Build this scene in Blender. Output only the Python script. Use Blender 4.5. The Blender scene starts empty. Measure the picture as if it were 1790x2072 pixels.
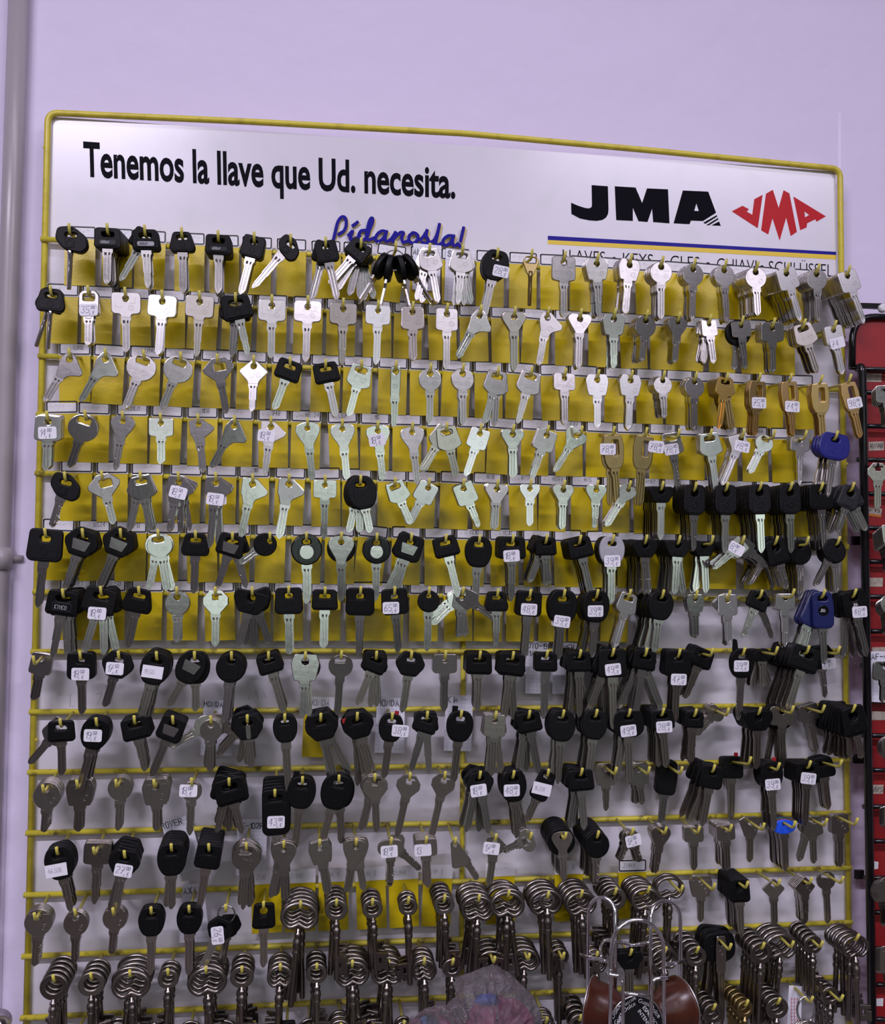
import bpy, bmesh, math, random
from mathutils import Vector, Matrix
import numpy as np
random.seed(7)
S = bpy.context.scene
COL = S.collection
PI = math.pi

# ------------------------------------------------------------------ camera
CAM = Vector((0.28831, -1.13414, -0.41868))
YAW, PIT, ROL = (math.radians(a) for a in (7.86628, 2.92398, 0.46476))
FPX = 2001.3
FW = Vector((math.sin(YAW)*math.cos(PIT), math.cos(YAW)*math.cos(PIT), math.sin(PIT)))
RT0 = Vector((math.cos(YAW), -math.sin(YAW), 0))
UP0 = RT0.cross(FW)
RT = RT0*math.cos(ROL)+UP0*math.sin(ROL)
UPV = -RT0*math.sin(ROL)+UP0*math.cos(ROL)
cd = bpy.data.cameras.new('camera')
cam = bpy.data.objects.new('camera', cd)
COL.objects.link(cam)
m = Matrix.Identity(4)
for i in range(3):
    m[i][0], m[i][1], m[i][2], m[i][3] = RT[i], UPV[i], -FW[i], CAM[i]
cam.matrix_world = m
cd.sensor_fit = 'HORIZONTAL'; cd.sensor_width = 36; cd.lens = FPX/1790*36
cd.clip_start = 0.02; cd.clip_end = 60
S.camera = cam

def at(px, py, d=0.0):
    """The point of the plane d metres in front of the rails that shows at a pixel of the photograph."""
    r = FW + RT*((px-895)/FPX) + UPV*((1036-py)/FPX)
    t = (-d-CAM.y)/r.y
    return CAM + r*t

# ------------------------------------------------------------------ light and exposure
S.view_settings.view_transform = 'Standard'
S.view_settings.look = 'None'
S.view_settings.gamma = 1.0
S.view_settings.use_curve_mapping = False
S.view_settings.exposure = 1.02
w = bpy.data.worlds.new('world'); S.world = w; w.use_nodes = True
w.node_tree.nodes['Background'].inputs[0].default_value = (0.80, 0.76, 0.92, 1)
w.node_tree.nodes['Background'].inputs[1].default_value = 0.05
ZC, ZF = 1.15, -2.0            # ceiling and floor
def area(name, loc, sx, sy, power, col, rot=(0, 0, 0)):
    l = bpy.data.lights.new(name, 'AREA'); l.shape = 'RECTANGLE'; l.size = sx; l.size_y = sy
    l.energy = power; l.color = col
    o = bpy.data.objects.new(name, l); COL.objects.link(o); o.location = loc; o.rotation_euler = rot
    return o
TUBE = (0.89, 0.82, 1.0)
for i, (x, y, p) in enumerate(((-0.75, -2.2, 36), (1.7, -2.2, 17), (0.5, -0.9, 4), (-0.4, -3.8, 9), (1.9, -3.8, 9), (0.2, -5.6, 7), (2.0, -5.6, 7), (0.4, -7.6, 7))):
    area('ceiling_tube_light', (x, y, ZC-0.06), 1.2 if y > -3 else 1.5, 0.16 if y > -3 else 0.6, p, TUBE)
# the lit shop front far behind the camera, greenish through its glass
area('shop_front_daylight', (1.6, -8.85, 0.0), 5.0, 0.95, 13, (0.80, 1.0, 0.90), (PI/2, 0, 0))

# ------------------------------------------------------------------ materials
def mat(name, col, rough=0.5, metal=0.0, bump=None, rnd=0.0, coat=0.0, spec=None, noise=None):
    M = bpy.data.materials.new(name); M.use_nodes = True
    nt = M.node_tree; b = nt.nodes['Principled BSDF']
    b.inputs['Base Color'].default_value = (*col, 1)
    b.inputs['Roughness'].default_value = rough; b.inputs['Metallic'].default_value = metal
    if coat: b.inputs['Coat Weight'].default_value = coat; b.inputs['Coat Roughness'].default_value = 0.08
    if spec is not None: b.inputs['Specular IOR Level'].default_value = spec
    tc = nt.nodes.new('ShaderNodeTexCoord')
    src = None
    if rnd:
        oi = nt.nodes.new('ShaderNodeObjectInfo')
        mr = nt.nodes.new('ShaderNodeMapRange'); mr.inputs[3].default_value = 1-rnd; mr.inputs[4].default_value = 1+rnd*0.5
        nt.links.new(oi.outputs['Random'], mr.inputs[0])
        mx = nt.nodes.new('ShaderNodeVectorMath'); mx.operation = 'SCALE'; mx.inputs[0].default_value = col
        nt.links.new(mr.outputs[0], mx.inputs['Scale']); nt.links.new(mx.outputs[0], b.inputs['Base Color'])
        src = mx.outputs[0]
    if noise:                      # (scale, dark colour, low, high): worn or dirty patches
        n = nt.nodes.new('ShaderNodeTexNoise'); n.inputs['Scale'].default_value = noise[0]; n.inputs['Detail'].default_value = 5
        nt.links.new(tc.outputs['Object'], n.inputs['Vector'])
        cr = nt.nodes.new('ShaderNodeMapRange'); cr.inputs[1].default_value = noise[2]; cr.inputs[2].default_value = noise[3]
        nt.links.new(n.outputs['Fac'], cr.inputs[0])
        mix = nt.nodes.new('ShaderNodeMix'); mix.data_type = 'RGBA'
        nt.links.new(cr.outputs[0], mix.inputs[0])
        mix.inputs[6].default_value = (*col, 1); mix.inputs[7].default_value = (*noise[1], 1)
        if src: nt.links.new(src, mix.inputs[6])
        nt.links.new(mix.outputs[2], b.inputs['Base Color'])
    if bump:                       # (kind, scale, strength, distance)
        t = nt.nodes.new('ShaderNodeTexVoronoi' if bump[0] == 'v' else 'ShaderNodeTexNoise')
        t.inputs['Scale'].default_value = bump[1]
        if bump[0] == 'n': t.inputs['Detail'].default_value = 6
        nt.links.new(tc.outputs['Object'], t.inputs['Vector'])
        bp = nt.nodes.new('ShaderNodeBump'); bp.inputs['Strength'].default_value = bump[2]; bp.inputs['Distance'].default_value = bump[3]
        nt.links.new(t.outputs[0], bp.inputs['Height']); nt.links.new(bp.outputs[0], b.inputs['Normal'])
    return M
def srgb(r, g, b): return tuple(((c/255)/12.92 if c/255 <= .04045 else ((c/255+.055)/1.055)**2.4) for c in (r, g, b))
M = {
 'wall': mat('wall_plaster', (0.75, 0.685, 0.86), 0.75, bump=('n', 14, 0.40, 0.008), spec=0.2),
 'ceiling': mat('ceiling_paint', (0.42, 0.41, 0.42), 0.8),
 'floor': mat('floor_tile', (0.085, 0.070, 0.060), 0.45, noise=(4, (0.05, 0.04, 0.035), .4, .7)),
 'shop': mat('shop_wall', (0.38, 0.35, 0.36), 0.7, noise=(2.2, (0.07, 0.06, 0.06), .45, .58)),
 'paint': mat('yellow_paint', (0.66, 0.56, 0.05), 0.32, spec=0.5, noise=(60, (0.48, 0.38, 0.03), .5, .75)),
 'rail': mat('yellow_rail_paint', (0.66, 0.57, 0.05), 0.38, noise=(75, (0.10, 0.075, 0.02), .54, .70)),
 'hook': mat('hook_paint', (0.60, 0.54, 0.10), 0.4),
 'board': mat('white_panel', (0.74, 0.72, 0.785), 0.22, spec=0.5, noise=(18, (0.66, 0.66, 0.68), .5, .8)),
 'card': mat('yellow_card', (0.67, 0.515, 0.004), 0.30, spec=0.45, bump=('n', 420, 0.25, 0.0006), rnd=0.10),
 'label': mat('label_paper', (0.82, 0.81, 0.84), 0.5, noise=(90, (0.6, 0.58, 0.58), .6, .85)),
 'note': mat('note_paper', (0.80, 0.80, 0.88), 0.6),
 'grid': mat('note_grid_ink', (0.48, 0.50, 0.60), 0.6),
 'ink': mat('black_ink', (0.01, 0.01, 0.012), 0.5),
 'pencil': mat('pencil', (0.32, 0.30, 0.30), 0.6),
 'print': mat('black_print', (0.003, 0.0025, 0.006), 0.5, spec=0.05),
 'blue_print': mat('blue_print', (0.012, 0.008, 0.27), 0.35, spec=0.12),
 'yellow_print': mat('yellow_print', (0.78, 0.56, 0.02), 0.4),
 'cream_print': mat('pale_yellow_print', (0.80, 0.62, 0.22), 0.4),
 'red_print': mat('red_print', (0.52, 0.010, 0.016), 0.35, spec=0.12),
 'nickel': mat('nickel_silver', (0.62, 0.595, 0.575), 0.19, 1.0, rnd=0.3, bump=('n', 180, 0.10, 0.0006)),
 'bright': mat('glare_toned_nickel', (0.86, 0.84, 0.84), 0.24, 1.0, rnd=0.1),  # paler base puts bright room reflections into the colour of some keys
 'steel': mat('steel_and_shaded_nickel', (0.46, 0.42, 0.385), 0.24, 1.0, rnd=0.2, bump=('n', 180, 0.10, 0.0006)),  # dull metal; also nickel of lower rows with dark floor reflection painted in
 'iron': mat('dark_old_steel', (0.27, 0.240, 0.215), 0.27, 1.0, rnd=0.2),
 'satin': mat('brushed_nickel', (0.46, 0.445, 0.435), 0.42, 1.0, rnd=0.2),
 'brass': mat('brass', (0.58, 0.40, 0.17), 0.28, 1.0, rnd=0.12),
 'gold': mat('gold_brass', (0.90, 0.62, 0.20), 0.22, 1.0),
 'bronze': mat('dull_bronze', (0.33, 0.25, 0.11), 0.35, 1.0),
 'chrome': mat('chrome_wire', (0.80, 0.79, 0.80), 0.10, 1.0),
 'black': mat('black_plastic', (0.0045, 0.0045, 0.005), 0.42, spec=0.16, rnd=0.3),
 'gloss': mat('glossy_black_plastic', (0.004, 0.004, 0.005), 0.12, spec=0.3),
 'knurl': mat('textured_black_plastic', (0.005, 0.005, 0.006), 0.42, spec=0.18, bump=('v', 900, 0.5, 0.0006)),
 'darkgrey': mat('dark_grey_plastic', (0.018, 0.018, 0.021), 0.4, spec=0.25),
 'blue': mat('blue_plastic', (0.010, 0.012, 0.17), 0.30),
 'navy': mat('navy_plastic', (0.008, 0.012, 0.085), 0.28),
 'brightblue': mat('bright_blue_plastic', (0.015, 0.10, 0.80), 0.35),
 'green': mat('green_plastic', (0.01, 0.16, 0.05), 0.4),
 'teal': mat('teal_plastic', (0.01, 0.08, 0.16), 0.4),
 'redplastic': mat('red_plastic', (0.30, 0.01, 0.015), 0.4),
 'grey': mat('grey_plastic', (0.36, 0.36, 0.39), 0.4),
 'yellowplastic': mat('yellow_plastic', (0.70, 0.52, 0.02), 0.35),
 'sticker': mat('sticker_paper', (0.80, 0.79, 0.84), 0.5),
 'pen': mat('blue_black_pen', (0.05, 0.05, 0.12), 0.5),
 'fade': mat('faded_print', (0.42, 0.42, 0.46), 0.5),
 'redpanel': mat('red_panel', (0.30, 0.012, 0.014), 0.42, bump=('n', 300, 0.05, 0.0005)),
 'blackmetal': mat('black_wire_paint', (0.006, 0.006, 0.007), 0.22, spec=0.5),
 'pipe': mat('grey_pipe', (0.36, 0.33, 0.345), 0.30, spec=0.5),
 'beige': mat('old_label', (0.50, 0.44, 0.36), 0.6, noise=(160, (0.3, 0.26, 0.22), .5, .75)),
 'orange': mat('orange_label', (0.60, 0.18, 0.02), 0.6),
 'pod': mat('brown_pod_plastic', (0.060, 0.014, 0.006), 0.30),
 'foil': mat('black_pod_foil', (0.008, 0.008, 0.009), 0.25, spec=0.5),
 'foilrim': mat('pod_rim_foil', (0.6, 0.58, 0.58), 0.3, 1.0),
 'whiteink': mat('white_print', (0.75, 0.74, 0.76), 0.5),
 'pinkbag': mat('pink_cloth', (0.45, 0.13, 0.23), 0.6, noise=(40, (0.35, 0.05, 0.13), .4, .7)),
 'bluecloth': mat('blue_cloth', (0.03, 0.09, 0.40), 0.6),
 'greycloth': mat('slate_cloth', (0.08, 0.10, 0.15), 0.7),
}
def film(name):
    Mx = bpy.data.materials.new(name); Mx.use_nodes = True; nt = Mx.node_tree
    for n in list(nt.nodes): nt.nodes.remove(n)
    out = nt.nodes.new('ShaderNodeOutputMaterial'); t = nt.nodes.new('ShaderNodeBsdfTransparent'); g = nt.nodes.new('ShaderNodeBsdfGlossy')
    d = nt.nodes.new('ShaderNodeBsdfDiffuse'); d.inputs[0].default_value = (0.75, 0.72, 0.80, 1)
    g.inputs['Roughness'].default_value = 0.10; g.inputs[0].default_value = (1, 1, 1, 1)
    tc = nt.nodes.new('ShaderNodeTexCoord'); n = nt.nodes.new('ShaderNodeTexVoronoi'); n.inputs['Scale'].default_value = 45
    n2 = nt.nodes.new('ShaderNodeTexNoise'); n2.inputs['Scale'].default_value = 60; n2.inputs['Detail'].default_value = 6; n2.inputs['Distortion'].default_value = 2
    nt.links.new(tc.outputs['Object'], n.inputs['Vector']); nt.links.new(tc.outputs['Object'], n2.inputs['Vector'])
    ad = nt.nodes.new('ShaderNodeMath'); nt.links.new(n.outputs[0], ad.inputs[0]); nt.links.new(n2.outputs[0], ad.inputs[1])
    bp = nt.nodes.new('ShaderNodeBump'); bp.inputs['Strength'].default_value = 1.0; bp.inputs['Distance'].default_value = 0.010
    nt.links.new(ad.outputs[0], bp.inputs['Height'])
    nt.links.new(bp.outputs[0], g.inputs['Normal'])
    m1 = nt.nodes.new('ShaderNodeMixShader'); m1.inputs[0].default_value = 0.09
    nt.links.new(t.outputs[0], m1.inputs[1]); nt.links.new(d.outputs[0], m1.inputs[2])
    fr = nt.nodes.new('ShaderNodeFresnel'); fr.inputs[0].default_value = 1.7; nt.links.new(bp.outputs[0], fr.inputs['Normal'])
    m2 = nt.nodes.new('ShaderNodeMixShader'); nt.links.new(fr.outputs[0], m2.inputs[0])
    nt.links.new(m1.outputs[0], m2.inputs[1]); nt.links.new(g.outputs[0], m2.inputs[2])
    nt.links.new(m2.outputs[0], out.inputs[0])
    return Mx
M['film'] = film('clear_plastic_film')
def stained(Mx):
    """black specks of dirt low on the white panel"""
    nt = Mx.node_tree; b = nt.nodes['Principled BSDF']; l = b.inputs['Base Color'].links[0].from_socket
    tc = nt.nodes.new('ShaderNodeTexCoord'); v = nt.nodes.new('ShaderNodeTexVoronoi'); v.inputs['Scale'].default_value = 260
    nt.links.new(tc.outputs['Object'], v.inputs['Vector'])
    a = nt.nodes.new('ShaderNodeMath'); a.operation = 'LESS_THAN'; a.inputs[1].default_value = 0.17; nt.links.new(v.outputs['Distance'], a.inputs[0])
    n = nt.nodes.new('ShaderNodeVectorMath'); n.operation = 'DISTANCE'; n.inputs[1].default_value = at(1035, 1752, -0.009)
    nt.links.new(tc.outputs['Object'], n.inputs[0])
    q = nt.nodes.new('ShaderNodeTexNoise'); q.inputs['Scale'].default_value = 70; nt.links.new(tc.outputs['Object'], q.inputs['Vector'])
    mr = nt.nodes.new('ShaderNodeMapRange'); mr.inputs[1].default_value = 0.02; mr.inputs[2].default_value = 0.075; mr.inputs[3].default_value = 0.75; mr.inputs[4].default_value = 0.2
    nt.links.new(n.outputs['Value'], mr.inputs[0])
    lt = nt.nodes.new('ShaderNodeMath'); lt.operation = 'LESS_THAN'; nt.links.new(q.outputs['Fac'], lt.inputs[0]); nt.links.new(mr.outputs[0], lt.inputs[1])
    mu = nt.nodes.new('ShaderNodeMath'); mu.operation = 'MULTIPLY'; nt.links.new(a.outputs[0], mu.inputs[0]); nt.links.new(lt.outputs[0], mu.inputs[1])
    mix = nt.nodes.new('ShaderNodeMix'); mix.data_type = 'RGBA'; nt.links.new(mu.outputs[0], mix.inputs[0]); nt.links.new(l, mix.inputs[6])
    mix.inputs[7].default_value = (0.03, 0.025, 0.025, 1); nt.links.new(mix.outputs[2], b.inputs['Base Color'])
stained(M['board'])

# ------------------------------------------------------------------ object helpers
def tag(o, label=None, cat=None, group=None, kind=None):
    for k, v in (('label', label), ('category', cat), ('group', group), ('kind', kind)):
        if v: o[k] = v
    return o
def link(name, data, parent=None, material=None):
    o = bpy.data.objects.new(name, data); COL.objects.link(o)
    if parent is not None: o.parent = parent
    if material is not None and data is not None and not data.materials: data.materials.append(M[material])
    return o
def empty(name, loc, label, cat, group=None):
    o = bpy.data.objects.new(name, None); COL.objects.link(o); o.location = loc; o.empty_display_size = .01
    return tag(o, label, cat, group)
def mesh(name, verts, faces, smooth=False, material=None):
    me = bpy.data.meshes.new(name); me.from_pydata([tuple(v) for v in verts], [], faces)
    bm = bmesh.new(); bm.from_mesh(me); bmesh.ops.recalc_face_normals(bm, faces=bm.faces); bm.to_mesh(me); bm.free()
    if smooth: me.polygons.foreach_set('use_smooth', [True]*len(me.polygons))
    if material: me.materials.append(M[material])
    return me
class MB:
    """collects boxes, tubes, lathes and strips into one mesh"""
    def __init__(s): s.v = []; s.f = []; s.sm = []
    def add(s, v, f, smooth=False):
        k = len(s.v); s.v += [tuple(x) for x in v]; s.f += [tuple(i+k for i in q) for q in f]; s.sm += [smooth]*len(f); return s
    def box(s, a, b):
        (x0, y0, z0), (x1, y1, z1) = a, b
        return s.add([(x0,y0,z0),(x1,y0,z0),(x1,y1,z0),(x0,y1,z0),(x0,y0,z1),(x1,y0,z1),(x1,y1,z1),(x0,y1,z1)],
                     [(0,3,2,1),(4,5,6,7),(0,1,5,4),(1,2,6,5),(2,3,7,6),(3,0,4,7)])
    def tube(s, pts, r, n=10, cap=True, closed=False):
        pts = [Vector(p) for p in pts]; k = len(pts); V = []; up = None
        for i, p in enumerate(pts):
            a = pts[(i-1) % k] if (i or closed) else p; b = pts[(i+1) % k] if (i < k-1 or closed) else p
            t = (b-a).normalized()
            if up is None: up = Vector((0,0,1)) if abs(t.z) < .9 else Vector((0,1,0))
            u = t.cross(up)
            if u.length < 1e-6: u = t.orthogonal()
            u.normalize(); q = u.cross(t).normalized(); up = q
            rr = r[i] if isinstance(r, (list, tuple)) else r
            V += [p+u*(rr*math.cos(2*PI*j/n))+q*(rr*math.sin(2*PI*j/n)) for j in range(n)]
        F = [(i*n+j, i*n+(j+1) % n, ((i+1) % k)*n+(j+1) % n, ((i+1) % k)*n+j) for i in range(k if closed else k-1) for j in range(n)]
        s.add(V, F, True)
        if cap and not closed:
            b = len(s.v)-len(V)
            s.f += [tuple(b+j for j in range(n)), tuple(b+(k-1)*n+j for j in range(n))]; s.sm += [False, False]
        return s
    def poly(s, pts):
        return s.add(pts, [tuple(range(len(pts)))])
    def build(s, name, material, parent=None, loc=None):
        me = mesh(name, s.v, s.f, False, material)
        me.polygons.foreach_set('use_smooth', s.sm)
        o = link(name, me, parent)
        if loc is not None: o.location = loc
        return o
def arc(pts, n=5, r=.35):
    """a polyline with its inner corners rounded"""
    out = [Vector(pts[0])]
    for a, b, c in zip(pts, pts[1:], pts[2:]):
        a, b, c = Vector(a), Vector(b), Vector(c)
        l = min((a-b).length, (c-b).length, 1e9); l = min(l*.5, r)
        p, q = b+(a-b).normalized()*l, b+(c-b).normalized()*l
        out += [(p*(1-t)+b*t)*(1-t)+(b*(1-t)+q*t)*t for t in [i/n for i in range(n+1)]]
    return out+[Vector(pts[-1])]
def smooth2(pts, n=6):
    P = [pts[0]]+list(pts)+[pts[-1]]; out = []
    for a, b, c, d in zip(P, P[1:], P[2:], P[3:]):
        for i in range(n):
            t = i/n
            out.append(tuple(.5*(2*b[k]+(c[k]-a[k])*t+(2*a[k]-5*b[k]+4*c[k]-d[k])*t*t+(3*b[k]-a[k]-3*c[k]+d[k])*t**3) for k in (0, 1)))
    return out+[tuple(pts[-1])]
TMP = None
def flat(outline, holes=(), thick=1.0, bev=0.2, res=1):
    """a bevelled plate: outline in the X, -Z plane (y of the outline points down), thickness along Y"""
    c = bpy.data.curves.new('tmp', 'CURVE'); c.dimensions = '2D'; c.fill_mode = 'BOTH'
    for pts in [outline]+list(holes):
        sp = c.splines.new('POLY'); sp.points.add(len(pts)-1); sp.use_cyclic_u = True
        for i, p in enumerate(pts): sp.points[i].co = (p[0], p[1], 0, 1)
    c.extrude = max(thick/2-bev, 0) if thick > .05 else 0; c.bevel_depth = bev; c.bevel_resolution = res
    if bev: c.offset = -bev
    o = bpy.data.objects.new('tmp', c); COL.objects.link(o)
    dg = bpy.context.evaluated_depsgraph_get(); me = bpy.data.meshes.new_from_object(o.evaluated_get(dg))
    V = [(v.co.x, v.co.z, -v.co.y) for v in me.vertices]; F = [tuple(p.vertices) for p in me.polygons]
    bpy.data.objects.remove(o); bpy.data.curves.remove(c); bpy.data.meshes.remove(me)
    return V, F
def rnd(pts, r, n=3):
    out = []; k = len(pts)
    for i in range(k):
        a, b, c = Vector(pts[i-1]), Vector(pts[i]), Vector(pts[(i+1) % k])
        l = min(r, (a-b).length*.48, (c-b).length*.48)
        p, q = b+(a-b).normalized()*l, b+(c-b).normalized()*l
        for j in range(n+1):
            t = j/n; v = (p*(1-t)+b*t)*(1-t)+(b*(1-t)+q*t)*t; out.append((v.x, v.y))
    return out
def ell(cx, cy, a, b, n=28): return [(cx+a*math.cos(2*PI*i/n), cy+b*math.sin(2*PI*i/n)) for i in range(n)]
def rr(x0, y0, x1, y1, r): return rnd([(x0,y0),(x1,y0),(x1,y1),(x0,y1)], r)

# ------------------------------------------------------------------ handwriting and print
GL = {'0':"10 30 41 45 36 16 05 01 10",'1':"04 26 20",'2':"05 16 36 45 44 00 40",'3':"06 46 23 33 42 41 30 10 01",'4':"30 36|36 02 42",
'5':"46 06 03 33 42 41 30 00",'6':"36 14 02 01 10 30 41 42 33 13 02",'7':"06 46 10|13 43",'8':"13 04 05 16 36 45 44 33 13 02 01 10 30 41 42 33",
'9':"10 30 42 45 36 16 05 04 13 33 44",'A':"00 26 40|12 32",'B':"00 06 36 45 44 33 03|33 42 41 30 00",'C':"45 36 16 05 01 10 30 41",'D':"00 06 26 44 42 20 00",
'E':"46 06 00 40|03 33",'F':"46 06 00|03 33",'G':"45 36 16 05 01 10 30 41 43 23",'H':"00 06|40 46|03 43",'I':"20 26",'J':"46 41 30 10 01",'K':"00 06|46 03 40",
'L':"06 00 40",'M':"00 06 23 46 40",'N':"00 06 40 46",'O':"10 30 41 45 36 16 05 01 10",'P':"00 06 36 45 44 33 03",'R':"00 06 36 45 44 33 03|23 40",
'S':"45 36 16 05 04 13 33 42 41 30 10 01",'T':"06 46|26 20",'U':"06 01 10 30 41 46",'V':"06 20 46",'W':"06 10 24 30 46",'X':"00 46|06 40",'Y':"06 23 46|23 20",
'Z':"06 46 00 40",',':"21 1-",'.':"20 21",'-':"03 43",'/':"00 46",'~':"02 14 22 34 42 ","!":"26 22|20 21"}
def strokes(text, x, y, h, wd=.62, slant=.12):
    """pen lines of a word: x, y is its lower left corner, h the height of a capital"""
    out = []; g = h/6
    for ch in text:
        for st in GL.get(ch, '').split('|'):
            pts = []
            for p in st.split():
                a = int(p[0]); b = -1 if p[1] == '-' else int(p[1])
                pts.append((x+a*g*wd*1.25+b*g*slant, y+b*g))
            if len(pts) > 1: out.append(pts)
        x += h*(.35 if ch in ',.I1' else .78)*(wd/.62)
    return out, x
def pen(lines, wid, put, mb=None, drift=0.0):
    """flat pen strokes; put maps a 2-D point to the place"""
    mb = mb or MB()
    for pts in lines:
        L = []; R = []
        for i, p in enumerate(pts):
            a = pts[max(i-1, 0)]; b = pts[min(i+1, len(pts)-1)]
            dx, dy = b[0]-a[0], b[1]-a[1]; l = math.hypot(dx, dy) or 1; dx /= l; dy /= l
            e = wid*.5 if i in (0, len(pts)-1) else 0; s = -1 if i == 0 else 1
            q = (p[0]+dx*e*s, p[1]+dy*e*s)
            L.append((q[0]-dy*wid/2, q[1]+dx*wid/2)); R.append((q[0]+dy*wid/2, q[1]-dx*wid/2))
        V = [put(*q)-Vector((0, drift*i, 0)) for i, q in enumerate(L)]+[put(*q)-Vector((0, drift*i, 0)) for i, q in enumerate(R)]; n = len(L)
        mb.add(V, [(i, i+1, n+i+1, n+i) for i in range(n-1)])
    return mb
def squiggle(x0, x1, y, h, seed):
    r = random.Random(seed); out = []
    x = x0
    while x < x1:
        n = r.randint(2, 4); pts = []
        for i in range(n): pts.append((x, y+h*r.uniform(0, 1))); x += h*r.uniform(.25, .5)
        out.append(pts); x += h*r.uniform(.1, .5)
    return out
def font_text(body, bold=0.0):
    c = bpy.data.curves.new('tmp', 'FONT'); c.body = body; c.size = 1; c.offset = bold; c.resolution_u = 4
    o = bpy.data.objects.new('tmp', c); COL.objects.link(o)
    dg = bpy.context.evaluated_depsgraph_get(); me = bpy.data.meshes.new_from_object(o.evaluated_get(dg))
    V = [(v.co.x, v.co.y) for v in me.vertices]; F = [tuple(p.vertices) for p in me.polygons]
    bpy.data.objects.remove(o); bpy.data.curves.remove(c); bpy.data.meshes.remove(me)
    return V, F

# ------------------------------------------------------------------ the room
YW = 0.030                     # face of the wall behind the rack
def slab(name, a, b, material):
    o = MB().box(a, b).build(name, material); o['kind'] = 'structure'; return o
slab('wall_back', (-3, YW, ZF), (4.5, YW+.1, ZC), 'wall')
slab('floor', (-3, -9, ZF-.1), (4.5, YW, ZF), 'floor')
slab('ceiling', (-3, -9, ZC), (4.5, YW, ZC+.1), 'ceiling')
slab('wall_left', (-3.1, -9, ZF), (-3, YW, ZC), 'shop')
slab('wall_right', (4.5, -9, ZF), (4.6, YW, ZC), 'shop')
slab('wall_front', (-3, -9.1, ZF), (4.5, -9, ZC), 'shop')

pp = empty('wall_pipe', at(27, 1036, -.02), 'grey plastic pipe running up the wall left of the yellow key rack', 'pipe')
def rel(o, p): return Vector(p)-o.location
pc = [at(33-.0345*(y-150), y, -.019) for y in (-260, 500, 1145, 2300)]
MB().tube([rel(pp, p) for p in pc], .0112, 18).build('pipe_run', 'pipe', pp)
c0 = at(33-.0345*995, 1130, -.019)
MB().tube([rel(pp, c0+Vector((0, 0, .012))), rel(pp, c0-Vector((0, 0, .012)))], .0140, 16).tube([rel(pp, c0+Vector((0,.004,0))), rel(pp, c0+Vector((.022,.010,0)))], .004, 8).build('pipe_clip', 'pipe', pp)
# plaster step right of the rack's top corner and the conduit edge on the left
tr = MB()
a, b = at(1697, 232, -.0332), at(1697, 560, -.0332)
tr.tube([a, b], .0042, 12)
tr.build('trim_1', 'wall')['kind'] = 'structure'
tr = MB(); a, b = at(52, -200, -.029), at(-10, 2250, -.029)
tr.add([a+Vector((-.010,.0,0)), a+Vector((.004,0,0)), a+Vector((.002,-.004,0)), a+Vector((-.010,-.004,0)), b+Vector((-.010,0,0)), b+Vector((.004,0,0)), b+Vector((.002,-.004,0)), b+Vector((-.010,-.004,0))],
       [(0,1,5,4),(1,2,6,5),(2,3,7,6),(3,0,4,7)])
tr.build('trim_2', 'wall')['kind'] = 'structure'

# ------------------------------------------------------------------ the yellow wire rack
RL = [484.5, 602.5, 720.5, 839, 957.5, 1077.7, 1197.6, 1318.4, 1440.4, 1562.5, 1685.5, 1810.7, 1935, 2059.4, 2184]
RR_ = [576, 682, 789, 896, 1003, 1109, 1213, 1317, 1427, 1537.3, 1644.7, 1756, 1866, 1976, 2088]
XL = [95, 92, 89.5, 86, 83.5, 81, 78.8, 75, 71.7, 68.5, 65, 61, 57, 54, 51]
XR = [1697, 1698, 1700, 1702, 1703, 1705, 1706, 1707, 1708, 1708.6, 1710, 1711, 1713, 1715, 1717]
rack = empty('key_rack', at(900, 1036, 0), 'wall-hung yellow wire key rack with a white headed back panel', 'rack')
fr = MB()
T1 = -.0045
path = [at(50, 2215, T1), at(97, 228, T1), at(500, 246, T1), at(937, 270, T1), at(1300, 303, T1), at(1699, 342, T1), at(1719, 2100, T1)]
fr.tube([rel(rack, p) for p in arc(path, 7, .012)], .0036, 12)
fr.build('frame', 'paint', rack)
MB().tube([rel(rack, at(937.5, 1200, T1)), rel(rack, at(932, 2210, T1))], .0030, 10).build('centre_bar', 'rail', rack)
RAIL = []
for k in range(15):
    a, b = at(XL[k], RL[k], 0), at(XR[k], RR_[k], 0)
    RAIL.append((a, b))
    e = (b-a).normalized()
    pts = [a-e*.0065, a.lerp(b, .33), a.lerp(b, .5), a.lerp(b, .75), b+e*.0065]
    pts[1].z += .0006*math.sin(k*2.1); pts[2].z -= .0010 if k > 9 else .0; pts[3].z += .0008*math.cos(k*1.7)
    MB().tube([rel(rack, p) for p in pts], .0030, 10).build('rail', 'rail', rack)
def rail_z(k, x):
    a, b = RAIL[k]; return a.z+(b.z-a.z)*(x-a.x)/(b.x-a.x)
st = MB()
for px, py in ((88, 298), (76, 887), (64, 1497), (1705, 414), (1714, 939), (1716, 1104)):
    q = at(px, py, -.004); st.tube([rel(rack, q+Vector((.006 if px < 800 else -.006, 0, 0))), rel(rack, q)], .0021, 8)
st.build('clip_stud', 'paint', rack)
DB = -.009
cs = [at(104, 236, DB), at(1690, 347, DB), at(1712, 2100, DB), at(56, 2215, DB)]
bd = MB().add([rel(rack, p) for p in cs]+[rel(rack, p+Vector((0, .003, 0))) for p in cs], [(0,1,2,3),(4,5,6,7),(0,1,5,4),(1,2,6,5),(2,3,7,6),(3,0,4,7)]).build('back_panel', 'board', rack)
def stripe(name, px, material, d=DB+.0002, parent=None):
    return MB().poly([rel(rack, at(x, y, d)) for x, y in px]).build(name, material, parent or bd)
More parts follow.
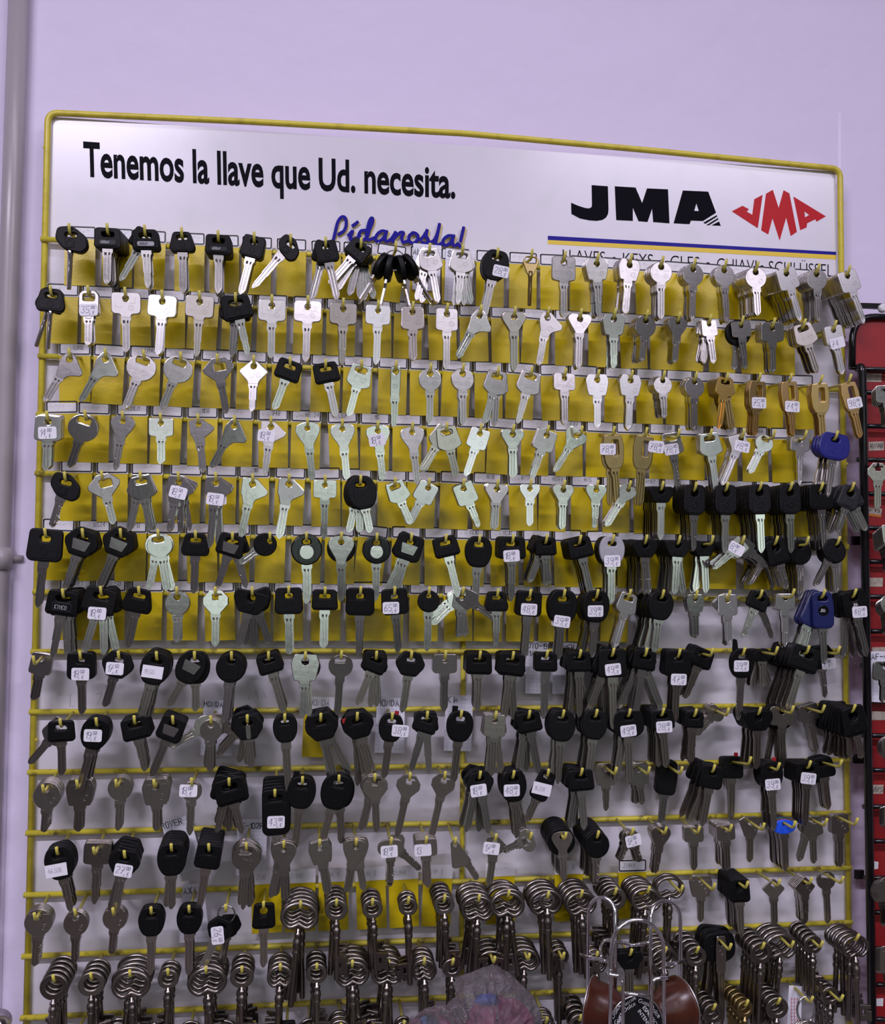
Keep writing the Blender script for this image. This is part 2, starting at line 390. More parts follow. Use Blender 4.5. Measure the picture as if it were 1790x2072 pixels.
def plate(mb, px, holes=(), d=DB+.0002):
    """a filled outline in photograph pixels laid on the panel"""
    V, F = flat([(x, y) for x, y in px], [list(h) for h in holes], .02, 0)
    return mb.add([rel(rack, at(v[0], -v[2], d)) for v in V], F)
def Z(sx, sy, s, pts): return [(sx+x/s, sy+y/s) for x, y in pts]
def word(mb, body, tl, tr_, br, bl, bold=0.0, d=DB+.0002):
    """type stretched between four corners: cap height and base line"""
    V, F = font_text(body, bold)
    xs = [v[0] for v in V]; x0, x1 = min(xs), max(xs)
    Vt, _ = font_text('H', bold); cap = max(v[1] for v in Vt)
    out = []
    for x, y in V:
        u = (x-x0)/(x1-x0); t = y/cap
        bx, by = bl[0]+(br[0]-bl[0])*u, bl[1]+(br[1]-bl[1])*u
        tx, ty = tl[0]+(tr_[0]-tl[0])*u, tl[1]+(tr_[1]-tl[1])*u
        out.append(rel(rack, at(bx+(tx-bx)*t, by+(ty-by)*t, d)))
    return mb.add(out, F)
word(MB(), 'Tenemos la llave que Ud. necesita.', (168, 286), (921, 338), (921, 400), (170, 355), .026).build('slogan_lettering', 'print', bd)
mb = MB()
s = 3.034
plate(mb, Z(1130, 330, s, [(202,135),(302,142),(306,285),(303,312),(290,335),(268,349),(235,355),(190,352),(130,340),(78,312),(76,243),(120,262),(160,275),(185,278),(200,272),(204,260)]))
plate(mb, Z(1130, 330, s, [(344,142),(472,150),(512,245),(542,155),(671,161),(680,370),(580,362),(573,280),(545,362),(490,357),(455,275),(455,355),(353,350)]))
plate(mb, Z(1130, 330, s, [(762,168),(918,175),(966,305),(885,356),(812,353),(803,375),(705,370)]), [Z(1130, 330, s, [(845,248),(860,294),(832,293)])])
for q in ([(887,366),(970,319),(973,328),(900,373)], [(905,381),(977,337),(981,345),(922,382)], [(937,383),(984,358),(995,385)]):
    plate(mb, Z(1130, 330, s, q))
mb.build('black_logo', 'print', bd)
mb = MB()
plate(mb, Z(1130, 330, s, [(1062,296),(1128,262),(1168,283),(1154,298),(1188,317),(1200,222),(1252,194),(1222,400)]))
plate(mb, Z(1130, 330, s, [(1272,188),(1314,163),(1350,275),(1380,166),(1416,186),(1462,422),(1424,448),(1396,335),(1356,476),(1312,340),(1286,438),(1242,412)]))
plate(mb, Z(1130, 330, s, [(1440,205),(1640,327),(1582,360),(1575,345),(1524,370),(1522,395),(1482,412)]), [Z(1130, 330, s, [(1508,297),(1537,318),(1512,333)])])
mb.build('red_logo', 'red_print', bd)
stripe('blue_stripe', [(1108,477),(1691,509.5),(1691,516),(1108,485.5)], 'blue_print')
stripe('yellow_stripe', [(1108,485.5),(1691,516),(1691,525),(1108,494)], 'yellow_print')
mb = MB()
for t, x0, x1 in (('LLAVES', 1138, 1224), ('KEYS', 1260, 1321), ('CLES', 1356, 1415), ('CHIAVI', 1450, 1530), ('SCHLÜSSEL', 1555, 1684)):
    y0, y1 = 504.5+.0568*(x0-1138), 504.5+.0568*(x1-1138)
    word(mb, t, (x0, y0), (x1, y1), (x1, y1+25), (x0, y0+25), -.008)
for x in (1242, 1337, 1432, 1541):
    plate(mb, ell(x, 504.5+.0568*(x-1138)+14, 4.6, 4.6, 16))
mb.build('language_lettering', 'print', bd)
PID = [[(190,375),(215,270),(240,170),(275,115),(310,105),(335,140),(335,210),(310,265),(270,290),(255,300)], [(365,310),(410,265),(385,340),(395,365),(450,345),(490,330)], [(415,202),(462,168)],
 [(548,258),(505,265),(480,310),(490,355),(530,365),(575,330),(600,250),(630,180),(638,130),(618,122),(595,170),(575,260),(565,330),(590,365),(650,345)],
 [(790,272),(740,265),(690,300),(670,350),(690,383),(735,368),(775,320),(792,278)], [(792,278),(778,345),(800,383),(850,350),(892,285)], [(892,285),(868,385)], [(880,345),(945,285),(985,288),(965,345),(985,392),(1040,375)],
 [(1090,288),(1050,320),(1050,375),(1090,403),(1140,375),(1148,320),(1118,290),(1090,288)], [(1140,372),(1200,340),(1250,262)], [(1250,262),(1243,320),(1268,375),(1240,408),(1200,395)], [(1262,400),(1330,370),(1372,280),(1394,175),(1366,320),(1350,405),(1380,422),(1432,395)],
 [(1552,322),(1490,320),(1440,360),(1430,408),(1465,428),(1515,400),(1548,335)], [(1548,335),(1540,400),(1562,432),(1600,410)], [(1664,232),(1632,375)], [(1620,432),(1624,438)]]
def script_word(dx, dy, d, material, name):
    mb = MB()
    for st_ in PID:
        pts = [(640+(x+dx)/5.594, 420+(y+dy)/5.594) for x, y in (smooth2(st_, 7) if len(st_) > 2 else st_)]
        pen([pts], 6.6, lambda x, y: rel(rack, at(x, y, d)), mb, 4e-6); d += 4e-6*len(pts)
        for q in (pts[0], pts[-1]): d += 8e-6; plate(mb, ell(q[0], q[1], 3.3, 3.3, 12), d=d)
        d += 8e-6
    mb.build(name, material, bd)
script_word(17, 15, DB+.00015, 'cream_print', 'script_shadow_lettering')
script_word(0, 0, DB+.0030, 'blue_print', 'script_lettering')
# faint pencil on the bare panel
pen([[(x, y) for x, y in q] for q in ([(143,1405),(141,1428),(150,1430)], [(196,1405),(206,1400),(203,1412),(196,1425),(208,1424)], [(214,1405),(212,1424),(222,1424),(224,1412)], [(503,1415),(507,1400),(512,1411),(518,1399),(522,1413)], [(530,1412),(532,1400),(538,1412)])],
    1.0, lambda x, y: rel(rack, at(x, y, DB+.0002))).build('pencil_writing', 'pencil', bd)

# ------------------------------------------------------------------ key shapes, in pixels of the photograph at the hook tips
U = 0.000539
RODR = .0016
# name: outline, corner radius, holes, neck y, plate thickness, look
def slot(w, h, x=0, y=0): return ('s', w, h, x, y)
HEADS = {
 'rr': ([(-28,-13),(28,-13),(28,30),(11,31),(9,38),(-9,38),(-11,31),(-28,30)], 9, ('c', 6), 36, 4.6, 'silver key with wide rounded head'),
 'sq': ([(-23,-12),(23,-12),(24,34),(9,36),(8,40),(-8,40),(-9,36),(-24,34)], 7, ('c', 6), 38, 4.6, 'silver key with squarish head'),
 'sl': ([(-20,-12),(20,-12),(27,30),(9,38),(-9,38),(-25,28)], 6, slot(24,11), 37, 4.6, 'silver key with slotted square head'),
 'ci': (ell(0,12,24,24,30)[:6]+[(9,35),(9,40),(-9,40),(-9,35)]+ell(0,12,24,24,30)[9:], 0, ('c', 6), 38, 4.6, 'silver key with round head'),
 'cs': (ell(0,14,29,27,30)[:6]+[(9,40),(9,44),(-9,44),(-9,40)]+ell(0,14,29,27,30)[9:], 0, slot(26,13,-2,0), 42, 4.6, 'silver key with slotted round head'),
 'ov': ([(-33,0),(-20,-13),(20,-13),(33,0),(30,18),(10,28),(8,34),(-8,34),(-10,28),(-30,18)], 10, ('c', 6), 32, 4.6, 'silver key with wide oval head'),
 'tr': ([(-20,-12),(20,-12),(26,-4),(25,4),(10,28),(8,32),(-8,32),(-10,28),(-25,4),(-26,-4)], 4, ('c', 6), 30, 4.6, 'silver key with tapered head'),
 'tw': ([(-26,-6),(-14,-14),(14,-14),(26,-6),(14,24),(12,30),(-12,30),(-14,24)], 3, ('c', 5), 29, 4.6, 'silver key with fan-shaped head'),
 'di': ([(0,-16),(30,11),(12,30),(10,37),(-10,37),(-12,30),(-30,11)], 5, ('c', 6), 35, 4.6, 'silver key with diamond head'),
 'fn': ([(-10,-14),(4,-14),(36,12),(35,20),(14,30),(9,42),(-9,42),(-10,30),(-16,8)], 6, ('c', 6), 40, 4.6, 'silver key with lopsided fan head'),
 'bl': ([(-19,-13),(19,-13),(25,2),(21,24),(18,34),(10,33),(9,40),(-9,40),(-10,33),(-18,34),(-21,24),(-25,2)], 4, ('c', 6), 38, 4.6, 'silver key with bell-shaped head'),
 'oc': ([(-12,-14),(12,-14),(26,2),(26,16),(12,32),(9,38),(-9,38),(-12,32),(-26,16),(-26,2)], 2, slot(20,12,3,0), 36, 4.6, 'silver key with eight-sided head'),
 'hx': ([(-10,-16),(14,-16),(32,2),(30,10),(8,32),(8,38),(-8,38),(-10,30),(-30,12),(-32,4)], 3, slot(24,15,4,3), 36, 4.6, 'silver key with open angular head'),
 'ht': ([(-29,4),(-25,-8),(-10,-14),(12,-14),(25,-8),(29,4),(22,20),(12,34),(9,50),(-9,50),(-12,34),(-22,20)], 8, ('c', 6), 48, 4.6, 'silver key with pear-shaped head'),
 'st': ([(-9,-12),(9,-12),(11,0),(10,48),(9,58),(-9,58),(-10,48),(-11,0)], 5, ('c', 6), 56, 4.6, 'slim silver key with narrow head'),
 'fa': ([(-24,-12),(6,-15),(38,10),(36,18),(12,34),(10,48),(-12,48),(-18,28),(-22,24)], 6, ('c', 7), 46, 4.6, 'silver key with broad fan head'),
 'ky': ([(-20,-6),(-12,-15),(12,-15),(20,-6),(20,38),(7,40),(6,46),(-6,46),(-7,40),(-20,38)], 8, slot(24,15), 44, 6.0, 'silver key with tall open head'),
 'ta': ([(-7,-10),(7,-10),(11,40),(2,58),(-8,58),(-30,48),(-36,42)], 4, ('c', 5), 50, 4.6, 'silver key with triangular head'),
 'lg': ([(-17,-13),(17,-13),(21,10),(18,40),(12,52),(-12,52),(-18,40),(-21,10)], 4, slot(13,30,4,12), 50, 5.0, 'brass key with long slotted head'),
 'pe': ([(-10,-10),(12,-10),(19,1),(6,32),(-6,32),(-18,2)], 5, slot(24,13), 30, 5.0, 'small brass key with open five-sided head'),
 'tl': ([(-10,-14),(10,-14),(12,10),(12,44),(-12,44),(-12,10)], 4, ('c', 6), 42, 4.6, 'tall flat steel key with long plate head'),
 # plastic heads
 'Bt': ([(-21,-15),(19,-15),(29,22),(25,33),(-25,33),(-30,22)], 8, slot(24,9), 33, 11, 'black-headed key with flared head'),
 'Br': ([(-28,-15),(26,-15),(29,26),(24,31),(-24,31),(-29,26)], 9, slot(26,10), 31, 11, 'black-headed key with rounded rectangular head'),
 'Bs': ([(-26,-16),(26,-16),(28,30),(22,37),(-22,37),(-28,30)], 8, slot(16,10), 37, 11, 'black-headed key with square head'),
 'Bo': ([(-30,-16),(30,-16),(38,8),(36,34),(20,46),(-20,46),(-36,34),(-38,8)], 12, slot(20,10), 46, 12, 'large black-headed key with wide fob head'),
 'Be': ([(-18,-17),(18,-17),(29,4),(27,28),(15,47),(-15,47),(-27,28),(-29,4)], 10, slot(20,10), 47, 12, 'black-headed key with egg-shaped head'),
 'Bc': (ell(0,14,29,29,32), 0, slot(14,10,0,0), 42, 11, 'black-headed key with round head'),
 'Bh': ([(-18,-17),(18,-17),(33,6),(31,16),(16,36),(-16,36),(-31,16),(-33,6)], 4, slot(20,9), 36, 11, 'black-headed key with angular head'),
 'Bw': ([(-30,-12),(30,-12),(33,4),(18,29),(-18,29),(-33,4)], 7, ('c', 7), 29, 10, 'black-headed key with wide tapering head'),
 'Bl': ([(-24,-18),(24,-18),(25,36),(14,47),(-14,47),(-25,36)], 12, ('c', 8), 47, 11, 'black-headed key with long textured head'),
 'Bf': ([(-24,-16),(22,-16),(28,20),(26,62),(18,70),(-18,70),(-26,62)], 9, slot(24,11), 70, 13, 'black-headed key with long fob head'),
 'Bd': ([(-24,-14),(4,-17),(30,2),(34,24),(22,36),(-10,30),(-28,10)], 8, slot(22,9,2,2), 32, 11, 'black-headed key with slanting oblong head'),
 'Bm': ([(-16,-13),(18,-13),(20,26),(14,30),(-14,30),(-20,26)], 6, ('c', 7), 30, 9, 'small black-headed key with blocky head'),
 'Bk': (ell(0,10,38,21,32), 0, ('c', 6), 30, 12, 'black-headed key with flat wide oval head'),
}
HM = {}; BLM = {}
def head_mesh(t, bulge=True):
    if t in HM: return HM[t]
    out, r, hole, neck, th, _ = HEADS[t]
    if r: out = rnd(out, r)
    if hole[0] == 'c': hp = ell(0, 0, hole[1], hole[1], 14)
    else: hp = [(x+hole[3], y+hole[4]) for x, y in rnd([(-hole[1]/2,-hole[2]/2),(hole[1]/2,-hole[2]/2),(hole[1]/2,hole[2]/2),(-hole[1]/2,hole[2]/2)], 4, 2)]
    plastic = t[0] == 'B'
    mb = MB(); V, F = flat(out, [hp], th, 2.4 if plastic else 1.25, 2); mb.add(V, F, plastic); nf = len(F)
    cy = sum(p[1] for p in out)/len(out)
    if plastic:                # raised pad and a moulded emblem ring
        hb = hole[2]/2+hole[4] if hole[0] == 's' else hole[1]
        lo = neck-5
        if lo-hb > 16:
            wd = min(abs(x) for x, y in out if abs(y-(hb+lo)/2) < 14) if any(abs(y-(hb+lo)/2) < 14 for x, y in out) else 14
            wd = max(min(wd-5, 22), 9)
            V, F = flat(rr(-wd, hb+3, wd, lo, 5), [], 1.6, .6, 1); mb.add([(x, y-th/2-.2, z) for x, y, z in V], F, True)
            V, F = flat(ell(0, (hb+3+lo)/2, 7, 7, 18), [ell(0, (hb+3+lo)/2, 5.2, 5.2, 18)], 1.4, .3, 1); mb.add([(x, y-th/2-.9, z) for x, y, z in V], F, True)
    else:                      # stamped roundel
        ex = 10 if t not in ('st', 'pe', 'lg', 'tl', 'ky') else 0
        ey = min(cy+7, neck-18) if t not in ('lg',) else 40
        if t not in ('pe',):
            V, F = flat(ell(ex, ey, 5.5, 5.5, 16), [ell(ex, ey, 4.2, 4.2, 16)], .7, .2, 0); mb.add([(x, y-th/2, z) for x, y, z in V], F)
            V, F = flat(rr(ex-2.4, ey-1.2, ex+2.4, ey+1.2, .4), [], .6, .15, 0); mb.add([(x, y-th/2, z) for x, y, z in V], F)
            if t in ('rr', 'sq', 'ci', 'bl', 'oc', 'ht'):
                for q0, q1 in ((-19, -7), (6, 18)):
                    V, F = flat(rr(q0, -3, q1, 9 if q0 > 0 else 17, 1.2), [], .5, .2, 0); mb.add([(x, y-th/2, z) for x, y, z in V], F)
            elif t in ('fn', 'fa', 'tr', 'sl', 'ov', 'cs', 'di', 'hx'):
                V, F = flat([(6, ey-8), (17, ey-4), (13, ey+5), (5, ey+7)], [], .5, .2, 0); mb.add([(x-13, y-th/2, z) for x, y, z in V], F)
    mb.v = [(x*U, y*U, z*U) for x, y, z in mb.v]
    me = mesh('head_'+t, mb.v, mb.f); me.polygons.foreach_set('use_smooth', mb.sm)
    me.polygons.foreach_set('material_index', [0]*nf+[0 if plastic else 1]*(len(mb.f)-nf))
    HM[t] = (me, (hole[1] if hole[0] == 'c' else hole[2]/2)*U, neck, th)
    return HM[t]
def blade_mesh(kind):
    """60 pixel long blade hanging from the origin; stretched in Z to length"""
    if kind in BLM: return BLM[kind]
    mb = MB(); wd, th = 7.4, 2.2
    if kind == 't':
        mb.tube([(0,0,2),(0,0,-8),(0,0,-9),(0,0,-58),(0,0,-60)], [5.2,5.2,4.4,4.4,3.2], 12); mb.tube([(0,-4.6,-10),(0,-4.6,-58)], .7, 6)
    else:
        prof = [(-1,1,0),(-.62,1,0),(-.52,.1,1),(-.26,.1,1),(-.16,1,0),(.22,1,0),(.32,.2,1),(.52,.2,1),(.62,1,0),(1,1,0),
                (1,-1,0),(.45,-1,0),(.35,-.35,1),(0,-.35,1),(-.1,-1,0),(-1,-1,0)]
        # y, half width left, right, groove depth
        sts = [(-3,10,10,0),(9,10,10,0),(9.5,10,8.5,.2),(13,10 if kind == 'w' else 8.6,7.4,1),(18,7.4,7.4,1)]
        if kind == 'c':
            rs = random.Random(5); y = 19
            while y < 54:
                sts += [(y,7.4,7.2,1),(y+2,7.4,rs.uniform(2.4,6),1),(y+4,7.4,rs.uniform(3,6),1)]; y += 5.4
        if kind == 'h': sts += [(36,7.4,7.4,1),(37,6.2,6.2,1)]
        w2 = 6.2 if kind == 'h' else 7.4
        sts += [(52 if kind != 'f' else 57,w2,w2 if kind != 'c' else 5,1),(57,w2*.75,w2*.5,1),(60,w2*.30,w2*.02,1)] if kind != 'f' else [(57,w2,w2,1),(60,w2*.7,w2*.7,1)]
        n = len(prof); V = []
        for y, l, r, g in sts:
            for x, zt, gr in prof:
                zz = zt if not gr else (zt*g+(1 if zt > 0 else -1)*(1-g))
                V.append((x*(l if x < 0 else r), -zz*th*(1 if y < 52 else .9), -y))
        F = [(i*n+j, i*n+(j+1) % n, (i+1)*n+(j+1) % n, (i+1)*n+j) for i in range(len(sts)-1) for j in range(n)]
        F += [tuple(range(n)), tuple((len(sts)-1)*n+j for j in range(n))]
        mb.add(V, F)
    mb.v = [(x*U, y*U, z*U) for x, y, z in mb.v]
    me = mesh('blade_'+kind, mb.v, mb.f); me.polygons.foreach_set('use_smooth', [kind == 't']*len(mb.f))
    BLM[kind] = me
    return me
MATD = {}
def with_mat(me, m_):
    k = (me.name, m_)
    if k not in MATD:
        c = me.copy(); c.materials.clear(); c.materials.append(M[m_])
        if me.name.startswith('head_'): c.materials.append(M['satin' if m_ in ('nickel', 'bright', 'steel') else m_])
        MATD[k] = c
    return MATD[k]
# bit keys for old locks: ring bow, turned collar, round stem, square bit
BITS = {'b1': (32, 24, 4.3, 'steel bit key with large oval ring bow'), 'b2': (25, 23, 0, 'steel bit key with flat disc bow'), 'b3': (20, 19, 0, 'steel bit key with small disc bow'), 'b4': (23, 21, 4.0, 'steel bit key with round ring bow')}
def bow_mesh(t):
    if t in HM: return HM[t]
    a, b, tr_, _ = BITS[t]; mb = MB()
    if tr_:
        P = []
        for i in range(32):
            an = 2*PI*i/32; x, y = math.sin(an)*a, math.cos(an)*b
            if y < 0: y += max(0, 1-abs(x)/(a*.5))*11      # the dip where the ring meets the stem
            P.append((x, 0, y-b))
        mb.tube(P, tr_, 9, closed=True)
        top = tr_
    else:
        V, F = flat(ell(0, b, a, b, 30), [ell(0, b-1, a*.55, b*.50, 22)], 7, 2.2, 2); mb.add(V, F, True)
        top = b*.5-1
    mb.v = [(x*U, y*U, z*U) for x, y, z in mb.v]
    me = mesh('bow_'+t, mb.v, mb.f); me.polygons.foreach_set('use_smooth', mb.sm)
    HM[t] = (me, top*U, 2*b, 8)
    return HM[t]
def stem_mesh():
    if 'stem' in BLM: return BLM['stem']
    pr = [(0,4.5),(5,4.2),(6,7.4),(9,8),(11,6.6),(13,6.2),(15,8.6),(20,9.4),(25,8.2),(27,6.8),(29,8.4),(32,8.6),(34,7),(36,6.3),(98,6.0),(100,5)]
    mb = MB().tube([(0,0,-y) for y, r in pr], [r for y, r in pr], 12); mb.v = [(x*U, y*U, z*U) for x, y, z in mb.v]
    me = mesh('stem', mb.v, mb.f); me.polygons.foreach_set('use_smooth', mb.sm); BLM['stem'] = me; return me
def bit_mesh():
    if 'bit' in BLM: return BLM['bit']
    V, F = flat([(0,0),(27,0),(27,8),(22,8),(22,12),(28,12),(28,34),(20,34),(20,30),(14,30),(14,34),(0,34)], [rr(9,9,14,20,1)], 7, .8, 1)
    mb = MB().add(V, F); mb.v = [(x*U, y*U, z*U) for x, y, z in mb.v]
    BLM['bit'] = mesh('bit', mb.v, mb.f); return BLM['bit']

ORD = 'zeroth first second third fourth fifth sixth seventh eighth ninth tenth eleventh twelfth thirteenth fourteenth fifteenth sixteenth seventeenth eighteenth nineteenth twentieth twenty-first twenty-second twenty-third twenty-fourth'.split()
# x, y of the hook tip; kind; swing in degrees; how many; length; then options
#  t= price, k= its place on the head, m= metal, h= head colour, w= width scale, f= how far out, s= swings behind, b= kind behind, l= blade, p= plate, y= turn
ROWS = []
ROWS.append("""139,452 Bd 0 2 110 l=t w=1.02
216,452 Br 0 10 100 p=dark w=.9 s=1/2/1/3
292,455 Br 4 3 103 p=white w=.9 s=-28/6
367,460 Bt 2 2 110 w=.85
441,466 Br 1 6 105 p=dark w=.9
514,469 Bs -13 3 108 w=.85
588,473 Bd -38 1 118 w=.85
659,479 Bs 13 2 108 w=.85 s=-14
731,481 Br -40 6 95 w=.85 s=-30/-12/0/8/20
801,488 RING 0 4 95
870,492 sl 10 5 98 w=.95 s=-16/12/-8
937,495 sl -4 5 98 w=.95 s=4/14/-7
1008,501 Be -12 3 122 w=1.0 t=28, k=14/26
1077,504 pe -2 1 92 m=bronze l=t
1144,508 sq 1 2 110 w=1.1
1211,512 bl 3 6 105 s=4/2/1
1278,514 bl -6 8 98
1342,518 ci 0 8 105
1407,523 ci 0 7 102
1470,525 ci 2 5 105
1534,529 ci 2 14 88
1596,532 sq 18 18 98 m=bright
1658,533 ci 3 10 95 s=2/3/1/2/8
1720,537 sq 20 18 100 m=bright""")
ROWS.append("""101,577 Bt -2 2 108 l=t s=-16 w=.95
177,577 ky 1 3 98 t=35, k=0/27 w=.95
252,581 rr 2 2 108
327,587 rr -3 5 108 m=bright
403,588 rr -2 3 110 m=steel
476,592 Br 14 3 105 w=1.05 s=-4/0
550,596 rr 0 2 105
623,598 rr -1 2 112
695,603 rr 0 4 112 m=steel
766,607 rr -1 1 108 m=bright w=.92
836,610 sq 2 3 98 m=steel
906,613 sq 0 1 112
974,617 fn -28 2 95
1043,620 tr 1 3 108 m=steel
1111,621 fn -10 1 98
1177,624 tr -2 5 100
1246,624 bl 0 4 98
1311,627 ci -5 8 82
1376,631 ht -4 6 82 w=.8
1439,636 sq 6 6 80 w=.75 s=-8/-4/-12
1504,639 rr 7 2 88 w=.8 b=Bc s=-4
1568,643 rr 2 6 90 w=.95
1630,645 sl 18 7 92 m=steel s=20/22/19
1692,648 sq 12 3 90 m=bright w=.9 t=74 k=2/32""")
ROWS.append("""139,705 fn -27 1 98
212,705 fn -28 1 98
290,708 cs -19 2 104
365,712 cs -20 2 100
439,716 hx 11 1 98
513,719 di -1 5 92 m=bright
587,722 Br -19 1 92 w=.9
659,727 Br 13 2 98 w=.9
732,728 sl -14 1 96
802,730 st -1 1 112
872,735 ci 0 1 100
938,735 ci 1 2 104
1009,742 sl -15 3 98 s=-3/-14
1077,742 sl -15 2 98
1145,745 rr 0 3 95 w=.85
1212,748 bl 0 1 98 m=bright
1280,749 bl -3 4 100 m=bright
1345,750 ci 2 8 76 w=.85
1410,752 ci -2 6 98 w=.95
1473,754 sl -9 11 95 m=gold s=10 w=.85
1539,754 lg -3 4 98 m=brass t=75, k=4/34 s=-4/-6
1602,755 lg 4 3 98 m=brass t=74, k=2/42
1664,759 lg 4 4 100 m=brass
1722,757 lg 12 2 102 m=brass t=98, k=4/34""")
ROWS.append("""94,832 sq -1 6 98 t=14, k=0/20 w=1.05
171,830 cs -17 3 98
247,832 ht -7 1 100 w=.85
324,836 rr 1 2 82 w=.85
400,838 fa 7 2 98 w=.8
474,841 fn -27 1 95
548,843 fa -6 1 98 w=.85 t=18,50 k=-8/22
622,846 ht 6 1 106 w=.9
693,848 ht 6 1 102 w=.9
765,852 ht 7 1 100 w=.9 t=18,50 k=-4/20
835,855 ht 6 1 106 w=.9
905,855 sl 13 4 92 m=steel s=-30/16
974,858 sq -18 1 90 m=bright w=.9
1040,859 tr 0 3 88 w=.95
1110,861 sq -19 3 95 w=.95
1178,862 tr -31 1 88 f=.7
1243,863 lg 5 2 128 m=bronze t=78, k=-12/14 w=1.1 s=-1
1309,865 lg -6 2 128 m=bronze t=78, k=24/6 w=1.1 s=-3
1375,868 sl 9 1 118 t=78, k=-4/24 l=c f=.6
1440,868 sl 9 5 112 m=bright
1506,868 di -24 5 105 t=78, k=8/16 m=bright w=.95
1568,870 cs -26 2 78 m=bright w=.7 f=.7
1632,871 rr -2 4 92 m=bright w=.8 f=.8
1695,872 Bo -9 3 118 h=blue w=.95 s=-12/-16""")
ROWS.append("""130,955 Bd -14 1 96 w=1.0 l=c
205,953 hx 15 1 88
283,954 sl 12 3 102 w=.95 s=-12/14
360,955 fa -9 4 102 t=18,50 k=4/22 w=.9 s=2/-10/14
436,956 fa -4 3 132 t=18,50 k=2/36 w=.9 s=4/6
511,959 fa -11 3 110 w=.9
585,959 fa -9 3 112 w=.9
658,962 rr 0 2 110 w=.85
730,962 Be 12 4 98 s=-2/-10/4 w=1.05
800,966 sl 24 3 82 w=.9
869,968 sq -27 3 82 m=bright w=.9
939,969 sq 23 4 84 w=.95
1008,970 tr -3 5 82 w=.95
1075,970 tr 0 1 75 m=bright w=.85
1143,972 tr -2 6 80 w=.9
1210,972 tr -2 1 78 w=.9
1276,973 ht -32 4 88 w=.7
1342,974 Bw 0 8 98 w=.85 m=bright
1409,976 Bl -1 6 118
1473,976 Bl -1 6 122
1541,975 Bl 2 8 122
1603,975 Bl 2 6 122
1665,976 Bs 3 5 118 w=1.05
1728,976 Bm -20 6 84 w=1.2 h=darkgrey s=26/-24/-18""")
ROWS.append("""90,1069 Bs -4 1 140 w=1.2
166,1070 Bh -18 4 112 p=silver: w=1.0
243,1070 Bh -22 4 112 p=silver: w=1.0
319,1072 cs 10 4 105 w=.85 s=-10/16
395,1074 Bt -1 1 108 w=.95
470,1077 Br -17 2 100 s=16 p=silver: w=.95
546,1077 Bc -52 1 75 w=.8
620,1077 Bc 1 2 125 h=gloss p=disc w=1.08
691,1077 ht 0 2 120 b=Bc w=.95
763,1079 Bc 0 1 118 h=gloss p=disc
833,1079 Bs -18 3 118 p=silver: s=-24/-14 w=1.0
903,1081 Br 14 2 112 w=.9
971,1083 Be -3 1 132 w=1.0
1039,1082 Br 0 4 116 t=18,00 k=-2/24 w=1.0
1107,1082 Br 2 6 86 w=.8 s=-22/10/-16
1175,1083 Br 13 5 108 w=.95
1242,1082 Be -1 4 122 h=grey t=39,00 k=0/38 w=.95
1309,1083 Bw 0 9 100 w=.9 s=6/-4/-6/-5
1376,1084 Bw -4 8 100 w=.85 s=8/-3/-6
1443,1084 Bw 2 3 98 w=.8 s=-9 f=.6
1506,1084 sq -50 9 72 t=8, k=0/18 w=.8 s=52/-54/48/-46
1573,1085 Bm 16 7 88 w=1.3 s=-30/18/-28/20
1636,1086 Bc 0 6 108 w=.95 f=.7
1699,1086 Bc -30 4 95 h=knurl s=2/0 w=.9""")
ROWS.append("""126,1192 Br -9 6 122 w=1.05 p=outline:KYMCO s=4/8/2/6
203,1187 Br -15 4 120 t=18,00 k=2/30 w=1.1 s=3/13
280,1187 Bt -11 1 108
357,1188 ci 1 4 92 b=ci
435,1188 oc 1 3 100 w=.95
510,1188 Bw -14 6 100 w=1.1 s=18/2/-8
584,1186 Bs 1 2 118 w=1.0
658,1188 Br 0 3 105 w=.9
730,1187 Bs -1 3 122 w=1.05
799,1188 Bs 5 1 114 t=65,00 k=-10/22 w=1.0
869,1188 Bc -1 1 112 w=.78
938,1188 sl 55 7 84 w=.8 s=-2/-44/-58/8
1008,1192 Bt -1 2 100 w=.85
1074,1193 Bs -4 2 122 t=48,50 k=0/22 w=.98
1143,1193 Be -4 2 124 t=39,00 k=0/42 w=1.1
1210,1193 Be -3 4 120 t=39,00 k=-2/24 w=1.05 s=-12
1276,1193 sl -17 6 104 m=bright w=.9
1343,1194 Be -8 9 110 w=.95 s=-14/-10/-16/-12
1411,1195 bl 1 4 78 w=.8
1477,1195 sq 1 3 90 m=bright w=.95 b=hx
1542,1194 Br -24 2 88 w=.8 s=22
1607,1192 rr 0 4 100 m=bright w=.8 f=.7
1669,1193 Bf 1 4 132 h=navy p=round:JMA w=.92 s=-24/-18
1732,1192 Bs 14 4 122 t=48, k=4/30 w=1.05 p=tiny s=10/-2""")
